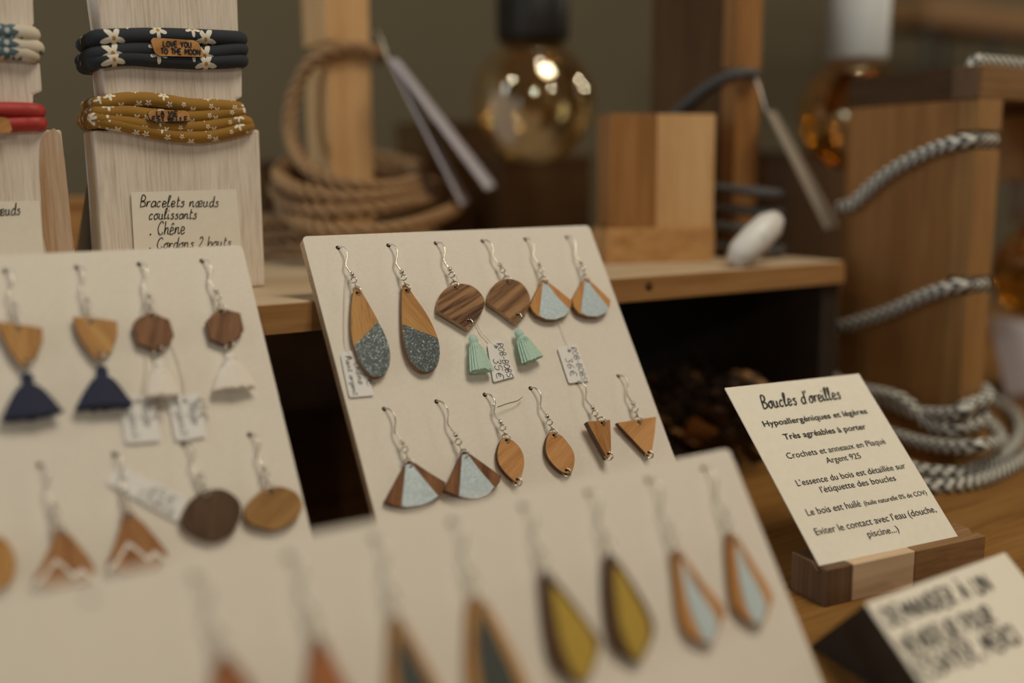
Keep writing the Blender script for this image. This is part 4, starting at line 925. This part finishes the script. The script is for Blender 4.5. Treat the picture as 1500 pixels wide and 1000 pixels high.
for text, a, b, cap, bold in (("Hypoallergéniques et légères", (265, 350), (770, 285), .0030, .014), ("Très agréables à porter", (365, 413), (765, 360), .0030, .014), ("Crochets et anneaux en Plaqué", (380, 507), (860, 432), .0031, 0), ("Argent 925", (572, 528), (740, 503), .0030, 0),
        ("L'essence du bois est détaillée sur", (428, 640), (958, 552), .0031, 0), ("l'étiquette des boucles", (545, 672), (910, 612), .0031, 0), ("Le bois est huilé", (478, 785), (740, 738), .0033, 0), ("(huile naturelle 0% de COV)", (757, 735), (1060, 680), .0023, 0),
        ("Eviter le contact avec l'eau (douche,", (520, 880), (1107, 765), .0033, 0), ("piscine...)", (775, 890), (925, 862), .0032, 0)):
    link('printed_text', printed(FC, text, cK(*a), cK(*b), cap, .00025, bold), M_ink, card)
link('title_lettering', hand(FC, "Boucles d'oreilles", cK(262, 262), cK(640, 212), .0066, .00075, .00025, .25, .15), M_ink, card)
# holder: three glued woods with a slanted slot behind the front lip
hA = at_z(1208, 890, ZT); hB = at_z(1441, 835, ZT); hx = (hB-hA); Lh = hx.length; hx.normalize(); hy = Vector((-hx.y, hx.x, 0))
slot = FC.pt(*(bl_+dnL*ext), 0)
s0 = (slot-hA).dot(hy)
lipz = (at_d(1212, 831, (hA-CAM).dot(fwd)).z-ZT)
print('holder', Lh, s0, lipz, (slot.z-ZT))
hol = thing('card_holder', 'small wooden card holder of walnut, maple and oak sections on the table', 'card holder', hA+hx*Lh/2)
MH = Matrix((hx, hy, Vector((0, 0, 1)))).transposed().to_4x4(); MH.translation = hA
tanc = math.tan(CT)
def holder_piece(x0, x1, mat, name):
    zb0 = slot.z-ZT-.0006
    def ys(z): return s0+(z-(slot.z-ZT))*tanc*.92       # card line in the holder's cross-section
    g0, g1 = -.0012, .0018
    zl = lipz; zbk = lipz+.0005; yb = .0205
    prof = [(0, 0), (yb, 0), (yb, zbk), (ys(zbk)+g1, zbk), (ys(zb0)+g1, zb0), (ys(zb0)+g0, zb0), (ys(zl)+g0, zl), (0, zl)]
    bm = bmesh.new(); A = [bm.verts.new(MH @ Vector((x0, y, z))) for y, z in prof]; B = [bm.verts.new(MH @ Vector((x1, y, z))) for y, z in prof]
    bm.faces.new(A); bm.faces.new(B[::-1])
    for i in range(len(prof)): bm.faces.new((A[i], B[i], B[(i+1) % 8], A[(i+1) % 8]))
    bmesh.ops.bevel(bm, geom=[e for e in bm.edges], offset=.0004, segments=1, affect='EDGES')
    link(name, bm_mesh(bm), mat, hol)
xs1 = (at_z(1246, 880, ZT)-hA).dot(hx); xs2 = (at_z(1335, 858, ZT)-hA).dot(hx)
holder_piece(0, xs1, M_holdw, 'walnut_section'); holder_piece(xs1, xs2, M_maplex, 'maple_section'); holder_piece(xs2, Lh, M_holdo, 'oak_section')

# ------------------------------------------------------------------ folded tent card in front
sT = .322
T0 = at_d(1268, 883, sT); zr = T0.z; T1 = at_z(1472, 809, zr)
lf = rad(50); H = zr-ZT
dvF = Vector((0, -math.sin(lf), -math.cos(lf))); LF = H/math.cos(lf)
FT = Frame(T0, (T1-T0), -dvF); WT = (T1-T0).length
tent = thing('tent_card', 'folded cream card asking to call a seller, lower right corner', 'card', T0+(T1-T0)*.5-Vector((0, 0, H)))
link('front_leaf', plate(FT, [(0, -LF), (WT, -LF), (WT, 0), (0, 0)], -.0005, 0), [M_paper, M_paper], tent)
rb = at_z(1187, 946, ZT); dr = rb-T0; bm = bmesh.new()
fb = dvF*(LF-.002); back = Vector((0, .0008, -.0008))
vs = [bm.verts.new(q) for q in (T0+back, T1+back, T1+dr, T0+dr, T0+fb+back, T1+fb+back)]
bmesh.ops.convex_hull(bm, input=vs); link('shade_wedge', bm_mesh(bm), M_shade, tent)  # wedge added to fill the tent, its black is painted shade
cE = lambda a, b: FT.px(1140+a/4.167, 760+b/4.167, 0)
for text, a, b, cap in (('DEMANDER À UN', (690, 660), (1325, 440), .0062), ('VENDEUR POUR', (800, 840), (1345, 635), .0062), ('ESSAYER, MERCI', (895, 985), (1500, 755), .0066)):
    link('lettering', hand(FT, text, cE(*a), cE(*b), cap, .0010, .0003, .03, .12), M_ink, tent)
